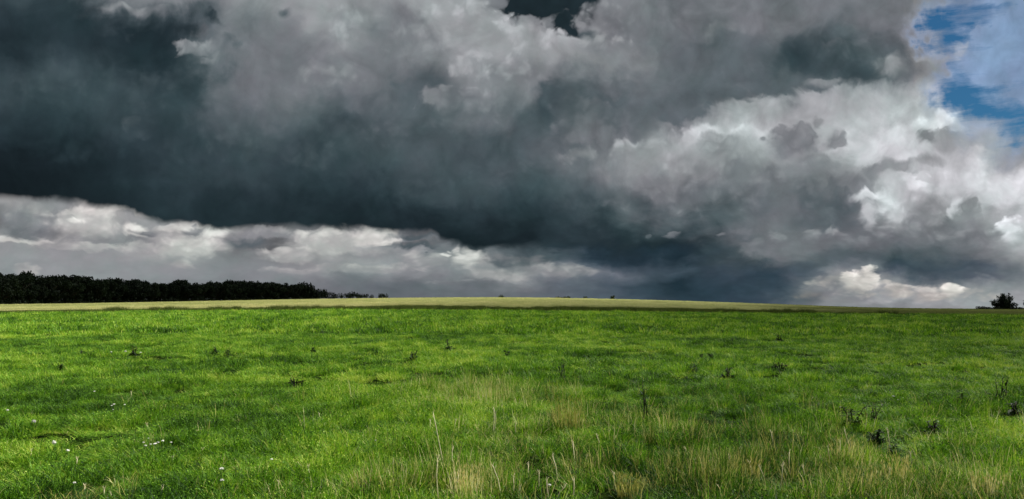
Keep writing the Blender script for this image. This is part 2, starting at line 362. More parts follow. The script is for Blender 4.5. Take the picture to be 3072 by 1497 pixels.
# the high cloud deck and its towers: (x, y, rx, ry, lit, shaded, edge, opacity, light x, light y, far edge)
UPL, DN, RT = (-.55, -.8), (.3, .95), (.8, -.55)
HIGH = [
    # ---- left and middle
    (720, 330, 130, 70, 104, 88, .4, .5, *UPL, .5), (620, 470, 160, 60, 72, 62, .5, .5, *UPL, .5), (900, 560, 200, 45, 66, 56, .5, .5, *UPL, .5), (1100, 430, 160, 60, 92, 80, .5, .5, *UPL, .5), (1480, 490, 120, 60, 92, 80, .5, .5, *UPL, .5),
    (860, 220, 150, 90, 124, 112, .35, .55, *UPL, .4), (740, 120, 90, 70, 134, 116, .35, .5, *UPL, .4), (1196, 116, 90, 75, 124, 116, .5, .7, 0, -1, .5), (1056, 90, 70, 76, 160, 132, .25, .85, *UPL, .35), (1122, 88, 26, 38, 116, 112, .5, .7, 0, -1, .5),
    (1060, 128, 46, 26, 158, 140, .4, .7, 0, -1, .4), (1000, 244, 120, 58, 138, 118, .3, .75, *UPL, .4), (1150, 330, 120, 40, 112, 98, .4, .6, *UPL, .4), (1289, 245, 84, 48, 94, 88, .45, .9, 0, -1, .45), (1250, 290, 70, 34, 98, 90, .5, .8, 0, -1, .5),
    (1745, 20, 60, 60, 44, 42, .1, 1, 0, -1, .1), (1850, 66, 128, 76, 134, 118, .14, 1, -.9, -.3, .3), (1745, 100, 48, 20, 84, 78, .35, .9, 0, -1, .35), (2000, 60, 120, 60, 130, 116, .4, .5, *UPL, .4),
    (1618, -18, 120, 104, 42, 40, .06, 1, 0, -1, .06), (1690, 76, 40, 50, 46, 42, .10, 1, 0, -1, .1),
    (1385, 62, 168, 84, 172, 154, .07, 1, .5, -.8, .4), (1300, 150, 150, 60, 152, 132, .4, .7, .3, -.9, .4), (1592, 132, 124, 66, 178, 156, .06, 1, .15, -.95, .35), (1700, 150, 60, 44, 168, 150, .10, 1, .3, -.9, .35),
    (1801, 142, 118, 52, 150, 128, .14, .95, -.3, -.9, .4), (1525, 222, 182, 84, 160, 124, .10, .95, -.7, -.7, .35), (1355, 294, 100, 44, 130, 112, .14, .85, -.7, -.7, .4), (1480, 330, 130, 50, 122, 104, .3, .7, *UPL, .4),
    (1662, 262, 46, 30, 88, 78, .25, .9, -.8, -.5, .4), (1645, 322, 72, 70, 84, 68, .28, .9, .7, -.6, .35), (1810, 238, 165, 48, 116, 102, .3, .8, *UPL, .4), (1769, 375, 116, 84, 112, 120, .10, .95, *DN, .35), (1740, 330, 70, 34, 104, 96, .4, .7, 0, -1, .4),
    (470, 300, 150, 76, 84, 64, .3, .6, *UPL, .45), (240, 270, 210, 56, 84, 66, .4, .6, *UPL, .45), (760, 420, 130, 58, 96, 74, .3, .6, *UPL, .45), (1000, 490, 140, 54, 86, 66, .3, .6, *UPL, .45), (1240, 400, 120, 50, 106, 84, .25, .6, *UPL, .45), (330, 470, 160, 46, 60, 46, .35, .6, *UPL, .45), (1330, 560, 130, 44, 86, 68, .3, .6, *UPL, .45), (1560, 540, 110, 50, 100, 76, .25, .6, *UPL, .45), (900, 330, 120, 44, 120, 96, .3, .55, *UPL, .45),
    (590, 142, 66, 17, 150, 124, .22, .95, *UPL, .4), (650, 178, 55, 20, 126, 106, .25, .8, *UPL, .4), (620, 110, 40, 24, 112, 96, .3, .7, *UPL, .4), (385, 356, 24, 18, 98, 82, .5, .8, *UPL, .5), (430, 388, 25, 12, 84, 74, .5, .6, *UPL, .5),
    (860, 26, 26, 16, 84, 80, .6, .85, 0, -1, .6), (685, 130, 14, 18, 92, 88, .6, .7, 0, -1, .6), (640, 62, 24, 13, 54, 50, .6, .9, 0, -1, .6), (560, 95, 60, 18, 42, 40, .6, .7, 0, -1, .6), (420, 32, 120, 18, 142, 120, .3, .85, *UPL, .5),
    (2190, 105, 50, 18, 142, 122, .4, .7, *UPL, .4), (2140, 142, 60, 12, 100, 94, .5, .6, 0, 1, .5), (2180, 40, 150, 60, 126, 112, .4, .5, *UPL, .4),
    # ---- right: pale veil and bright belt, then the dark mass hanging over it
    (2340, 330, 230, 44, 170, 164, .4, .85, 0, -1, .4), (2120, 400, 110, 26, 215, 196, .35, .9, 0, -1, .4), (2260, 398, 90, 18, 222, 200, .35, .9, 0, -1, .4), (1990, 452, 70, 28, 178, 158, .3, .8, *UPL, .4), (1885, 440, 60, 34, 174, 150, .16, .9, -.3, -.9, .4), (1740, 470, 44, 22, 158, 146, .25, .85, -.6, -.7, .4),
    (1890, 350, 110, 62, 104, 106, .12, .9, *DN, .4), (2025, 312, 118, 56, 98, 102, .12, .95, *DN, .4), (2180, 276, 120, 36, 94, 100, .12, .95, *DN, .4), (2380, 246, 160, 40, 94, 100, .10, .9, *DN, .4), (2270, 292, 30, 14, 178, 165, .4, .8, 0, -1, .4),
    (2480, 160, 165, 74, 96, 76, .4, .85, .5, -.7, .4), (2390, 172, 62, 62, 72, 58, .35, .9, .6, -.6, .4), (2560, 232, 88, 38, 84, 68, .25, .9, 0, 1, .4), (2620, 130, 80, 40, 112, 94, .3, .75, .3, -.9, .4), (2510, 140, 40, 14, 118, 96, .5, .7, 0, -1, .5), (2466, 254, 46, 13, 156, 134, .4, .8, 0, -1, .4),
    (2640, 440, 130, 42, 215, 202, .35, .95, 0, -1, .4), (2825, 376, 92, 26, 252, 232, .3, 1, -.2, -1, .4), (2730, 402, 80, 22, 222, 208, .4, .9, 0, -1, .4), (2740, 455, 60, 26, 246, 222, .3, .95, .2, -.9, .4), (2980, 556, 150, 62, 228, 216, .3, .95, 0, -1, .4),
    (2963, 440, 100, 26, 164, 160, .2, .95, 0, -1, .4), (2852, 418, 56, 18, 152, 152, .16, .95, 0, -1, .35), (2775, 415, 44, 27, 136, 142, .08, 1, -.5, -.8, .3), (2826, 442, 52, 26, 152, 150, .25, .9, 0, -1, .4),
    (2880, 142, 42, 28, 184, 168, .10, 1, .2, -.9, .35), (2835, 174, 70, 26, 172, 162, .25, .95, -.2, -.9, .4), (2660, 195, 60, 36, 156, 144, .3, .8, .2, -.9, .4),
    # ---- the grey towers before the belt
    (2055, 500, 80, 54, 168, 142, .14, .95, *UPL, .35), (2165, 445, 82, 54, 166, 138, .09, 1, -.2, -.95, .35), (2120, 520, 70, 44, 156, 136, .16, .9, *UPL, .4), (2400, 424, 100, 70, 138, 122, .06, 1, -.1, -1, .3), (2465, 362, 24, 26, 150, 144, .12, 1, .2, -.9, .3), (2506, 422, 40, 38, 140, 130, .10, .9, .8, -.2, .3),
    (2210, 525, 82, 60, 148, 116, .14, .95, *UPL, .35), (2340, 545, 95, 62, 146, 114, .14, .95, *UPL, .35), (2450, 500, 74, 46, 144, 128, .12, .95, .5, -.8, .35), (1965, 580, 70, 46, 142, 116, .14, .9, *UPL, .35), (2090, 600, 90, 48, 134, 108, .16, .85, *UPL, .35), (2270, 615, 100, 46, 124, 102, .2, .85, *UPL, .35), (1880, 610, 70, 40, 116, 94, .25, .7, *UPL, .4),
    (2685, 500, 80, 25, 150, 142, .16, .95, 0, 1, .35), (2778, 480, 58, 21, 164, 154, .2, .9, 0, 1, .35), (2604, 514, 44, 30, 142, 130, .2, .95, .6, .6, .35), (2566, 548, 44, 36, 134, 118, .2, .9, .8, .2, .35),
    (2611, 642, 22, 44, 212, 190, .4, .95, 0, -1, .3), (2640, 580, 40, 17, 244, 224, .3, 1, 0, -1, .4),
    (2690, 622, 72, 62, 218, 184, .10, 1, -.2, -.95, .35), (2768, 592, 54, 56, 206, 164, .07, 1, .6, -.75, .35), (2755, 542, 38, 18, 238, 214, .16, .95, .2, -.95, .3), (2794, 650, 58, 58, 162, 138, .08, 1, .8, -.5, .35), (2720, 690, 90, 40, 162, 128, .2, .9, *UPL, .35),
    (2857, 622, 13, 30, 232, 215, .45, .95, 0, -1, .3), (2897, 622, 46, 46, 154, 138, .06, 1, .6, -.75, .35), (2921, 668, 44, 40, 150, 130, .07, 1, .8, -.5, .35), (2960, 702, 62, 36, 152, 128, .08, 1, .6, -.75, .35), (3034, 680, 46, 38, 252, 226, .08, 1, -.2, -.9, .3), (3060, 730, 50, 24, 190, 150, .2, .9, 0, -1, .3), (2900, 730, 120, 44, 140, 110, .2, .9, *UPL, .35),
    (2446, 598, 84, 62, 118, 92, .10, .95, .3, -.9, .4), (2526, 626, 84, 60, 112, 88, .07, 1, .8, -.5, .4), (2594, 588, 32, 17, 222, 205, .45, .9, -.2, -.9, .4), (2480, 670, 110, 40, 106, 92, .3, .85, *UPL, .4),
    (2316, 726, 76, 30, 142, 112, .12, .95, *UPL, .4), (2432, 722, 64, 30, 144, 112, .12, .95, *UPL, .4), (2516, 700, 42, 20, 152, 126, .16, .95, *UPL, .35), (2230, 715, 50, 24, 118, 92, .2, .85, *UPL, .4), (2590, 735, 70, 26, 130, 104, .16, .9, *UPL, .4), (2690, 716, 92, 36, 134, 108, .16, .9, *UPL, .4), (2820, 760, 110, 26, 112, 92, .3, .8, *UPL, .4), (3010, 770, 90, 34, 142, 116, .2, .85, *UPL, .4),
    (2012, 700, 30, 13, 122, 100, .2, .9, 0, -1, .35), (2150, 714, 17, 7, 134, 114, .3, .9, 0, -1, .35), (1948, 698, 11, 7, 104, 92, .3, .9, 0, -1, .35)]
for a in HIGH:
    if a[0] < 1900 and a[7] >= .7 and a[4] > 100: a = a[:4] + (a[4] + 9, a[5] - 3) + a[6:]
    CA = puff(CA, *a[:5], a[5] + .15 * (a[4] - a[5]), *a[6:10], sb=a[10])
# deck over low clouds
fc = T.new('ShaderNodeFloatCurve')
cv = fc.mapping.curves[0]
ex = [((e[0] - X0) / (X1 - X0), e[1] / 1000) for e in EDGE]
fc.mapping.use_clip = False
while len(cv.points) < len(ex): cv.points.new(0.5, 0.5)
for p, (a, b) in zip(cv.points, ex):
    p.location = (a, b); p.handle_type = 'AUTO'
fc.mapping.update()
T.put(fc.inputs['Value'], T.math('DIVIDE', T.math('SUBTRACT', T.math('MULTIPLY_ADD', vx, 0.05, U), X0 / 1000), (X1 - X0) / 1000))
dE = T.math('SUBTRACT', T.math('MULTIPLY_ADD', vy, 0.030, T.math('MULTIPLY_ADD', wy, 0.014, V)), fc.outputs[0])
esoft = T.remap(U, 1.55, 1.9, 0.015, 0.03)
deck = T.remap(dE, T.math('MULTIPLY', esoft, -1.0), esoft, 1.0, 0.0, 'SMOOTHSTEP')
C = T.mix(deck, CB, CA)
# the blue gaps: sky seen between thin streaks
st = T.noise(T.comb(T.math('MULTIPLY_ADD', V, 1.5, U), T.math('MULTIPLY_ADD', U, 0.35, T.math('MULTIPLY', V, 5.0)), 0.0), 5.0, 5, 0.6)[0]
gapv = T.math('MULTIPLY_ADD', T.math('SUBTRACT', st, 0.5), T.remap(AL, 0.8, 1.0, 1.4, 0.0), AL)
cover = T.fmix(deck, 1.0, T.remap(gapv, 0.10, 0.66))
C = T.mix(T.math('MULTIPLY', T.remap(AL, 0.6, 1.0, 0.5, 0.0), deck), C, tint(165, 's'))
# billows: finer light and dark inside the clouds
d1 = T.noise(T.vmath('ADD', Q, (3.1, 9.2, 0)), 6.5, 9, 0.58, 0.5)[0]
d2 = T.noise(T.vmath('ADD', Q, (1.7, 14.2, 0)), 22.0, 7, 0.62, 0.2)[0]
dd = T.math('ADD', T.math('MULTIPLY', T.math('SUBTRACT', d1, 0.5), 0.68), T.math('MULTIPLY', T.math('SUBTRACT', d2, 0.5), 0.13))
dd = T.math('MULTIPLY', dd, T.remap(V, 0.62, 0.80, 1.0, 0.35))
dd = T.math('MULTIPLY_ADD', BL, T.remap(U, 0.8, 1.9, 0.06, 0.14), dd)
fac = T.math('ADD', 1.0, dd)
C = T.vmath('SCALE', C, fac)
hn = T.noise(T.vmath('ADD', Q, (5.5, 8.2, 0)), 5.0, 5, 0.6)[0]
C = T.vmath('MULTIPLY', C, T.mix(T.remap(hn, 0.35, 0.65), (0.95, 1.02, 1.015), (1.02, 0.995, 1.03)))
# rest of the heavens (out of the photo): broken grey cloud
og = T.noise(T.vmath('MULTIPLY', tc.outputs['Generated'], (1, 1, 2.2)), 2.2, 7, 0.58, 0.4, dim='3D')[0]
OC = T.ramp(og, [(0.3, (.07, .08, .09)), (0.5, (.24, .25, .27)), (0.68, (.62, .63, .65))])[0]
front = T.remap(dy, 0.42, 0.62, 0, 1, 'SMOOTHSTEP')
high = T.remap(V, -0.25, -0.05, 0, 1, 'SMOOTHSTEP')
ff = T.math('MULTIPLY', front, high)
C = T.mix(ff, OC, C)
cover = T.fmix(ff, T.remap(og, 0.36, 0.46), cover)
sky = T.new('ShaderNodeTexSky'); sky.sky_type = 'NISHITA'; sky.sun_disc = False
sky.sun_elevation = SUN_EL; sky.sun_rotation = SUN_AZ
sky.ozone_density = 4.0; sky.dust_density = 0.3; sky.air_density = 1.0
skc = T.vmath('MULTIPLY', sky.outputs[0], (0.11, 0.27, 0.35))
bg1 = T.new('ShaderNodeBackground'); T.put(bg1.inputs[0], skc); bg1.inputs[1].default_value = 0.05
bg2 = T.new('ShaderNodeBackground'); T.put(bg2.inputs[0], C); bg2.inputs[1].default_value = 0.435   # the photo is exposed for the land
ms = T.new('ShaderNodeMixShader'); T.put(ms.inputs[0], cover)
T.t.links.new(bg1.outputs[0], ms.inputs[1]); T.t.links.new(bg2.outputs[0], ms.inputs[2])
wo = T.new('ShaderNodeOutputWorld'); T.t.links.new(ms.outputs[0], wo.inputs[0])
SC.world = w
w.cycles.sampling_method = 'MANUAL'; w.cycles.sample_map_resolution = 512

sd = bpy.data.lights.new("sun", 'SUN'); sd.energy = 5.0; sd.angle = math.radians(0.5); sd.color = (1, .95, .86)
so = bpy.data.objects.new("sun", sd); COL.objects.link(so)
so.rotation_euler = (-SDIR).to_track_quat('-Z', 'Y').to_euler()

# ------------------------------------------------------------------ helpers for things
def link(o):
    COL.objects.link(o); return o


def mesh(name, verts, faces, mats=None, smooth=False, fm=None):
    me = bpy.data.meshes.new(name)
    me.from_pydata([tuple(map(float, v)) for v in verts], [], [tuple(map(int, f)) for f in faces])
    for m in (mats or []): me.materials.append(m)
    if fm is not None: me.polygons.foreach_set('material_index', np.asarray(fm, np.int32))
    if smooth: me.polygons.foreach_set('use_smooth', np.ones(len(me.polygons), bool))
    me.update()
    return me


def obj(name, me, parent=None, loc=None):
    o = bpy.data.objects.new(name, me); link(o)
    if parent: o.parent = parent
    if loc is not None: o.location = loc
    return o


def tag(o, label=None, cat=None, group=None, kind=None):
    for k, v in (('label', label), ('category', cat), ('group', group), ('kind', kind)):
        if v: o[k] = v
    return o


def thing(name, loc, label, cat, group=None, rz=0.0, sc=1.0):
    o = bpy.data.objects.new(name, None); link(o)
    o.empty_display_size = 0.2
    o.location = loc; o.rotation_euler = (0, 0, rz); o.scale = (sc, sc, sc) if not hasattr(sc, '__len__') else sc
    return tag(o, label, cat, group)


def copy_thing(root, loc, label, rz=0.0, sc=1.0, group=None):
    r = root.copy(); link(r)
    r.location = loc; r.rotation_euler = (0, 0, rz); r.scale = (sc, sc, sc) if not hasattr(sc, '__len__') else sc
    if label: r['label'] = label
    if group: r['group'] = group
    for ch in list(root.children):
        c = ch.copy(); link(c); c.parent = r
    return r


class Lattice:
    """smooth value noise on the plane"""
    def __init__(self, seed): self.g = np.random.default_rng(seed).random((256, 256))

    def __call__(self, x, y, s):
        x = np.asarray(x, float) / s; y = np.asarray(y, float) / s
        i = np.floor(x).astype(int); j = np.floor(y).astype(int)
        u = x - i; v = y - j; u = u * u * (3 - 2 * u); v = v * v * (3 - 2 * v)
        g = lambda a, b: self.g[a % 256, b % 256]
        return (g(i, j) * (1 - u) + g(i + 1, j) * u) * (1 - v) + (g(i, j + 1) * (1 - u) + g(i + 1, j + 1) * u) * v


L1, L2, L3 = Lattice(1), Lattice(2), Lattice(3)


# ------------------------------------------------------------------ lie of the land
SKYL = [(-900, 922), (0, 915), (300, 911), (600, 905), (900, 899), (1150, 895.5), (1400, 893), (1600, 893.5), (1838, 898), (2000, 903), (2300, 911), (2600, 921), (2800, 924), (3072, 924.5), (4000, 928)]
FOOT = [(-900, 944), (0, 941), (300, 938), (600, 934), (900, 932), (1150, 931.5), (1400, 932), (1600, 934), (2000, 939), (2300, 941.5), (2600, 944), (3072, 948), (4000, 952)]
YE, YC, CROP = 85.0, 320.0, 0.68


def smoothed(tab):
    xs = np.arange(-900, 4001, 20.0)
    v = np.interp(xs, [a for a, b in tab], [b for a, b in tab])
    k = np.hanning(21); k /= k.sum()
    v2 = np.convolve(np.pad(v, 10, mode='edge'), k, 'valid')
    return lambda px: np.interp(px, xs, v2)


fS, fF = smoothed(SKYL), smoothed(FOOT)


def terr(x, y):
    x = np.asarray(x, float); y = np.asarray(y, float)
    px = 1536 + F * np.clip(x / np.maximum(y, 40.0), -1.0, 1.0)
    S, Ff = fS(px), fF(px)
    ze = EYE - (Ff - HZ) * YE / F
    zc = EYE - (S - HZ) * YC / F - CROP
    zf = EYE - (S + 4 - HZ) * y / F
    t = np.clip(y / YE, 0, 1)
    near = ze * t ** 1.4
    mid = ze + (zc - ze) * np.clip((y - YE) / (YC - YE), 0, 1)
    s = np.clip((y - YC) / 60, 0, 1)
    z = np.where(y < YE, near, np.where(y < YC, mid, mid * (1 - s) + zf * s))
    b = (L1(x, y, 3.1) - .5) * .10 + (L2(x, y, 1.1) - .5) * .05
    return z + b * np.clip((92 - y) / 8, 0, 1)


_DS = np.concatenate([np.linspace(3, 90, 6000), np.linspace(90, 900, 6000)])


def at(px, py):
    """the point of the ground that stands behind photo pixel (px, py)"""
    u = (px - 1536) / F
    z = terr(u * _DS, _DS)
    r = HZ - (z - EYE) / _DS * F
    k = np.argmax(r <= py) if (r <= py).any() else len(_DS) - 1
    return Vector((float(u * _DS[k]), float(_DS[k]), float(z[k])))


# ------------------------------------------------------------------ materials
def material(name):
    m = bpy.data.materials.new(name); m.use_nodes = True; m.node_tree.nodes.clear()
    return m, NT(m.node_tree)


def finish(m, N, col, rough=0.7, trans=0.0, tcol=None, spec=0.3, bump=None):
    b = N.new('ShaderNodeBsdfPrincipled')
    N.put(b.inputs['Base Color'], col if isinstance(col, bpy.types.NodeSocket) else tuple(col) + (1,))
    b.inputs['Roughness'].default_value = rough
    b.inputs['Specular IOR Level'].default_value = spec
    if bump is not None: N.put(b.inputs['Normal'], bump)
    out = N.new('ShaderNodeOutputMaterial'); res = b.outputs[0]
    if trans:
        t = N.new('ShaderNodeBsdfTranslucent')
        tc_ = tcol if tcol is not None else col
        N.put(t.inputs[0], tc_ if isinstance(tc_, bpy.types.NodeSocket) else tuple(tc_) + (1,))
        mx = N.new('ShaderNodeMixShader'); mx.inputs[0].default_value = trans
        N.t.links.new(res, mx.inputs[1]); N.t.links.new(t.outputs[0], mx.inputs[2]); res = mx.outputs[0]
    N.t.links.new(res, out.inputs[0])
    return m


def wpos(N):
    g = N.new('ShaderNodeNewGeometry'); return g.outputs['Position']


def rnd(N):
    o = N.new('ShaderNodeObjectInfo'); return o.outputs['Random']


DRYSPOTS = [(1460, 1190, 1.3, .28), (1700, 1270, .5, .30), (1400, 1470, .5, .42), (1150, 1480, .4, .25), (1600, 1420, .7, .25), (1900, 1440, .6, .25), (2240, 1430, .7, .42), (2130, 1460, .5, .32),
            (2520, 1370, .5, .28), (2700, 1450, .8, .35), (2560, 1480, .6, .35), (2950, 1490, .5, .32), (300, 1490, .35, .15), (2350, 1310, .8, .14), (1950, 1300, .8, .18), (1530, 1340, .8, .16)]
DRYP = [(at(a, b), r, k) for a, b, r, k in DRYSPOTS]
# shade between tussocks, put in as tuftless pockets of near-black soil: photo pixel and half width in metres
POCKETS = [(at(a, b), r) for a, b, r in [(1360, 1246, .55), (1425, 1286, .50), (1405, 1268, .35), (1450, 1404, .30), (1565, 1386, .28), (1715, 1388, .26), (1880, 1400, .20), (1990, 1404, .22), (230, 1440, .10), (255, 1446, .08), (130, 1430, .07), (1200, 1450, .22),
           (2625, 1418, .14), (1150, 1290, .35), (760, 1420, .2), (2590, 1268, .5), (2640, 1320, .32), (2680, 1368, .22), (2815, 1312, .38), (2420, 1465, .2), (2880, 1400, .25), (3050, 1250, .6), (330, 1395, .2), (590, 1262, .35), (880, 1280, .3), (1800, 1475, .2), (2000, 1230, .3)]]


def dryness(x, y):
    d = np.zeros(np.shape(x))
    for p, r, k in DRYP:
        q = np.sqrt(((x - p.x) / r) ** 2 + ((y - p.y) / (r * 1.3)) ** 2)
        d = np.maximum(d, 1.25 * k * np.clip(1.35 - q, 0, 1))
    base = np.interp(x / y, [-.5, -.1, .05, .5], [0.012, .025, .085, .06]) * np.clip((15 - y) / 8, 0, 1)
    return np.clip(d + base, 0, 1)


def pocket(x, y):
    d = np.zeros(np.shape(x), bool)
    for p, r in POCKETS:
        q = np.sqrt(((x - p.x) / r) ** 2 + ((y - p.y) / (r * 1.2)) ** 2)
        d |= q + (L2(x * 5, y * 5, 1.0) - .5) * 1.6 < .62
    return d


GREEN = [(0.0, (.014, .044, .005)), (0.3, (.060, .165, .010)), (0.6, (.138, .305, .016)), (0.85, (.245, .420, .028)), (1.0, (.43, .52, .10))]


def grass_mat(name, gain=1.0, dry=None):
    m, N = material(name)
    p = wpos(N)
    a = N.noise(p, 0.22, 3, 0.55)[0]
    b = N.noise(p, 1.3, 3, 0.6)[0]
    gi = N.new('ShaderNodeNewGeometry')
    r = N.math('ADD', N.math('MULTIPLY', rnd(N), .45), N.math('MULTIPLY', gi.outputs['Random Per Island'], .55))    # tufts differ, and so do single blades
    f = N.math('ADD', N.math('MULTIPLY', N.math('SUBTRACT', a, .5), 1.3), N.math('ADD', N.math('MULTIPLY', N.math('SUBTRACT', b, .5), 1.15), N.math('MULTIPLY_ADD', r, 1.35, -0.17)))
    if dry is None:
        col = N.ramp(f, [(q, tuple(c * gain for c in k)) for q, k in GREEN])[0]
    else:
        col = N.ramp(f, [(0.0, (.33, .33, .07)), (0.4, (.54, .50, .15)), (0.75, (.74, .67, .29)), (1.0, (.88, .82, .47))])[0]
    tcol = N.vmath('MULTIPLY', col, (1.25, 1.3, .7)) if dry is None else col
    return finish(m, N, col, 0.6, 0.30, tcol, 0.2)


M_GRASS = grass_mat('grass_blades')
M_STRAW = grass_mat('straw_blades', dry=1)


def ground_mat():
    m, N = material('meadow_soil')
    p = wpos(N)
    x, y, z = N.sep(p)
    a = N.noise(p, 0.3, 4, 0.6)[0]; b = N.noise(p, 2.5, 5, 0.65)[0]
    f = N.math('MULTIPLY_ADD', N.math('SUBTRACT', b, .5), 1.2, a)
    green = N.ramp(f, [(0.25, (.004, .008, .002)), (0.5, (.008, .015, .003)), (0.8, (.016, .026, .005))])[0]  # near soil blackened: its colour carries the shade between tufts
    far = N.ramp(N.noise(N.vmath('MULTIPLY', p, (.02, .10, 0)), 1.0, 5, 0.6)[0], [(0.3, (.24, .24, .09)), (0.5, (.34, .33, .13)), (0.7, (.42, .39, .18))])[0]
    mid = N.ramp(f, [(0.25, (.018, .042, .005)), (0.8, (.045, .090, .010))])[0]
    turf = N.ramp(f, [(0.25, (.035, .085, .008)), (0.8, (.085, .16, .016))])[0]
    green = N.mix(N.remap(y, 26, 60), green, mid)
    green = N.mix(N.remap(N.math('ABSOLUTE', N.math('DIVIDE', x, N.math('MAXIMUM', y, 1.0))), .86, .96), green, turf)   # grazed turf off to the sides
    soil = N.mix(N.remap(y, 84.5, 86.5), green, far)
    bn = N.new('ShaderNodeBump'); bn.inputs['Strength'].default_value = 0.6; bn.inputs['Distance'].default_value = 0.05
    N.put(bn.inputs['Height'], b)
    return finish(m, N, soil, 1.0, spec=0.0, bump=bn.outputs[0])


# ------------------------------------------------------------------ ground sheet
def ground():
    rr = np.concatenate([np.linspace(0.6, 12, 40), np.linspace(12.4, 100, 190), np.geomspace(101, 500, 90), np.geomspace(520, 9000, 30)])
    th = np.concatenate([np.radians(np.linspace(-42, 42, 240)), np.radians(np.linspace(45, 315, 70))])
    R, A = np.meshgrid(rr, th, indexing='ij')
    X, Y = R * np.sin(A), R * np.cos(A)
    Z = terr(X, Y)
    n, k = R.shape
    vs = np.stack([X, Y, Z], -1).reshape(-1, 3)
    vs = np.vstack([vs, [[0, 0, float(terr(0., 0.))]]])
    i, j = np.meshgrid(np.arange(n - 1), np.arange(k), indexing='ij')
    jn = (j + 1) % k
    q = np.stack([i * k + j, (i + 1) * k + j, (i + 1) * k + jn, i * k + jn], -1).reshape(-1, 4)[:, ::-1]
    tri = [(n * k, a, (a + 1) % k) for a in range(k)]
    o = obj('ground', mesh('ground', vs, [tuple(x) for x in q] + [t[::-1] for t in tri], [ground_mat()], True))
    return tag(o, kind='structure')


ground()


# ------------------------------------------------------------------ grass: tufts and the stuff made of them
def blades(n, R, h0, h1, w, lean=0.5, droop=0.35, seed=0, seg=3, ear=None, up=0.0):
    """n bent tapering blades on a disc; returns verts, faces, ids of the ear faces"""
    g = np.random.default_rng(seed)
    V, Fc, E = [], [], []
    for _ in range(n):
        a, r = g.uniform(0, 2 * np.pi), R * np.sqrt(g.random())
        bx, by = r * np.cos(a), r * np.sin(a)
        h = g.uniform(h0, h1)
        la = g.uniform(0, 2 * np.pi) if r < .3 * R else a + g.normal(0, .8)
        l = abs(g.normal(0, lean)) * h
        ld = np.array([np.cos(la), np.sin(la), 0])
        wa = g.uniform(0, np.pi); wd = np.array([np.cos(wa), np.sin(wa), 0])
        base = len(V); dr = g.uniform(0, droop) * h
        ww = w * g.uniform(.7, 1.3)
        for s in range(seg + 1):
            t = s / seg
            c = np.array([bx, by, -0.02]) + ld * l * (t ** 1.6) + np.array([0, 0, h * t - dr * t ** 3])
            if s < seg:
                k = ww * (1 - .65 * t) * .5
                V += [c - wd * k, c + wd * k]
            else: V.append(c)
        for s in range(seg - 1):
            b = base + 2 * s; Fc.append((b, b + 1, b + 3, b + 2))
        b = base + 2 * (seg - 1); Fc.append((b, b + 1, b + 2))
        if ear:
            el, ew = ear
            tip = V[-1]; d = tip - V[-2]; d = d / (np.linalg.norm(d) + 1e-6)
            d = d * .75 + np.array([0, 0, .25]); e0 = len(V)
            for q in (wd, np.array([-wd[1], wd[0], 0])):
                e0 = len(V)
                V += [tip - d * el * .2, tip + d * el * .35 + q * ew, tip + d * el, tip + d * el * .35 - q * ew]
                E.append(len(Fc)); Fc.append((e0, e0 + 1, e0 + 2, e0 + 3))
    return V, Fc, E


def leaflets(V, Fc, n, R, h0, h1, size, seed):
    """small tilted leaves (clover and herbs) among the blades"""
    g = np.random.default_rng(seed + 5000)
    for _ in range(n):
        a, r = g.uniform(0, 2 * np.pi), R * np.sqrt(g.random())
        c = np.array([r * np.cos(a), r * np.sin(a), g.uniform(h0, h1)])
        u = g.normal(size=3) * [1, 1, .7]; u /= np.linalg.norm(u)
        v = np.cross(u, g.normal(size=3)); v /= np.linalg.norm(v)
        s = size * g.uniform(.5, 1.2); q = len(V)
        V += [c - u * s, c + v * s * .5, c + u * s, c - v * s * .5]
        Fc.append((q, q + 1, q + 2, q + 3))


def source(col, name, V, Fc, mats, fm=None):
    o = bpy.data.objects.new(name, mesh(name, V, Fc, mats, False, fm)); col.objects.link(o); return o


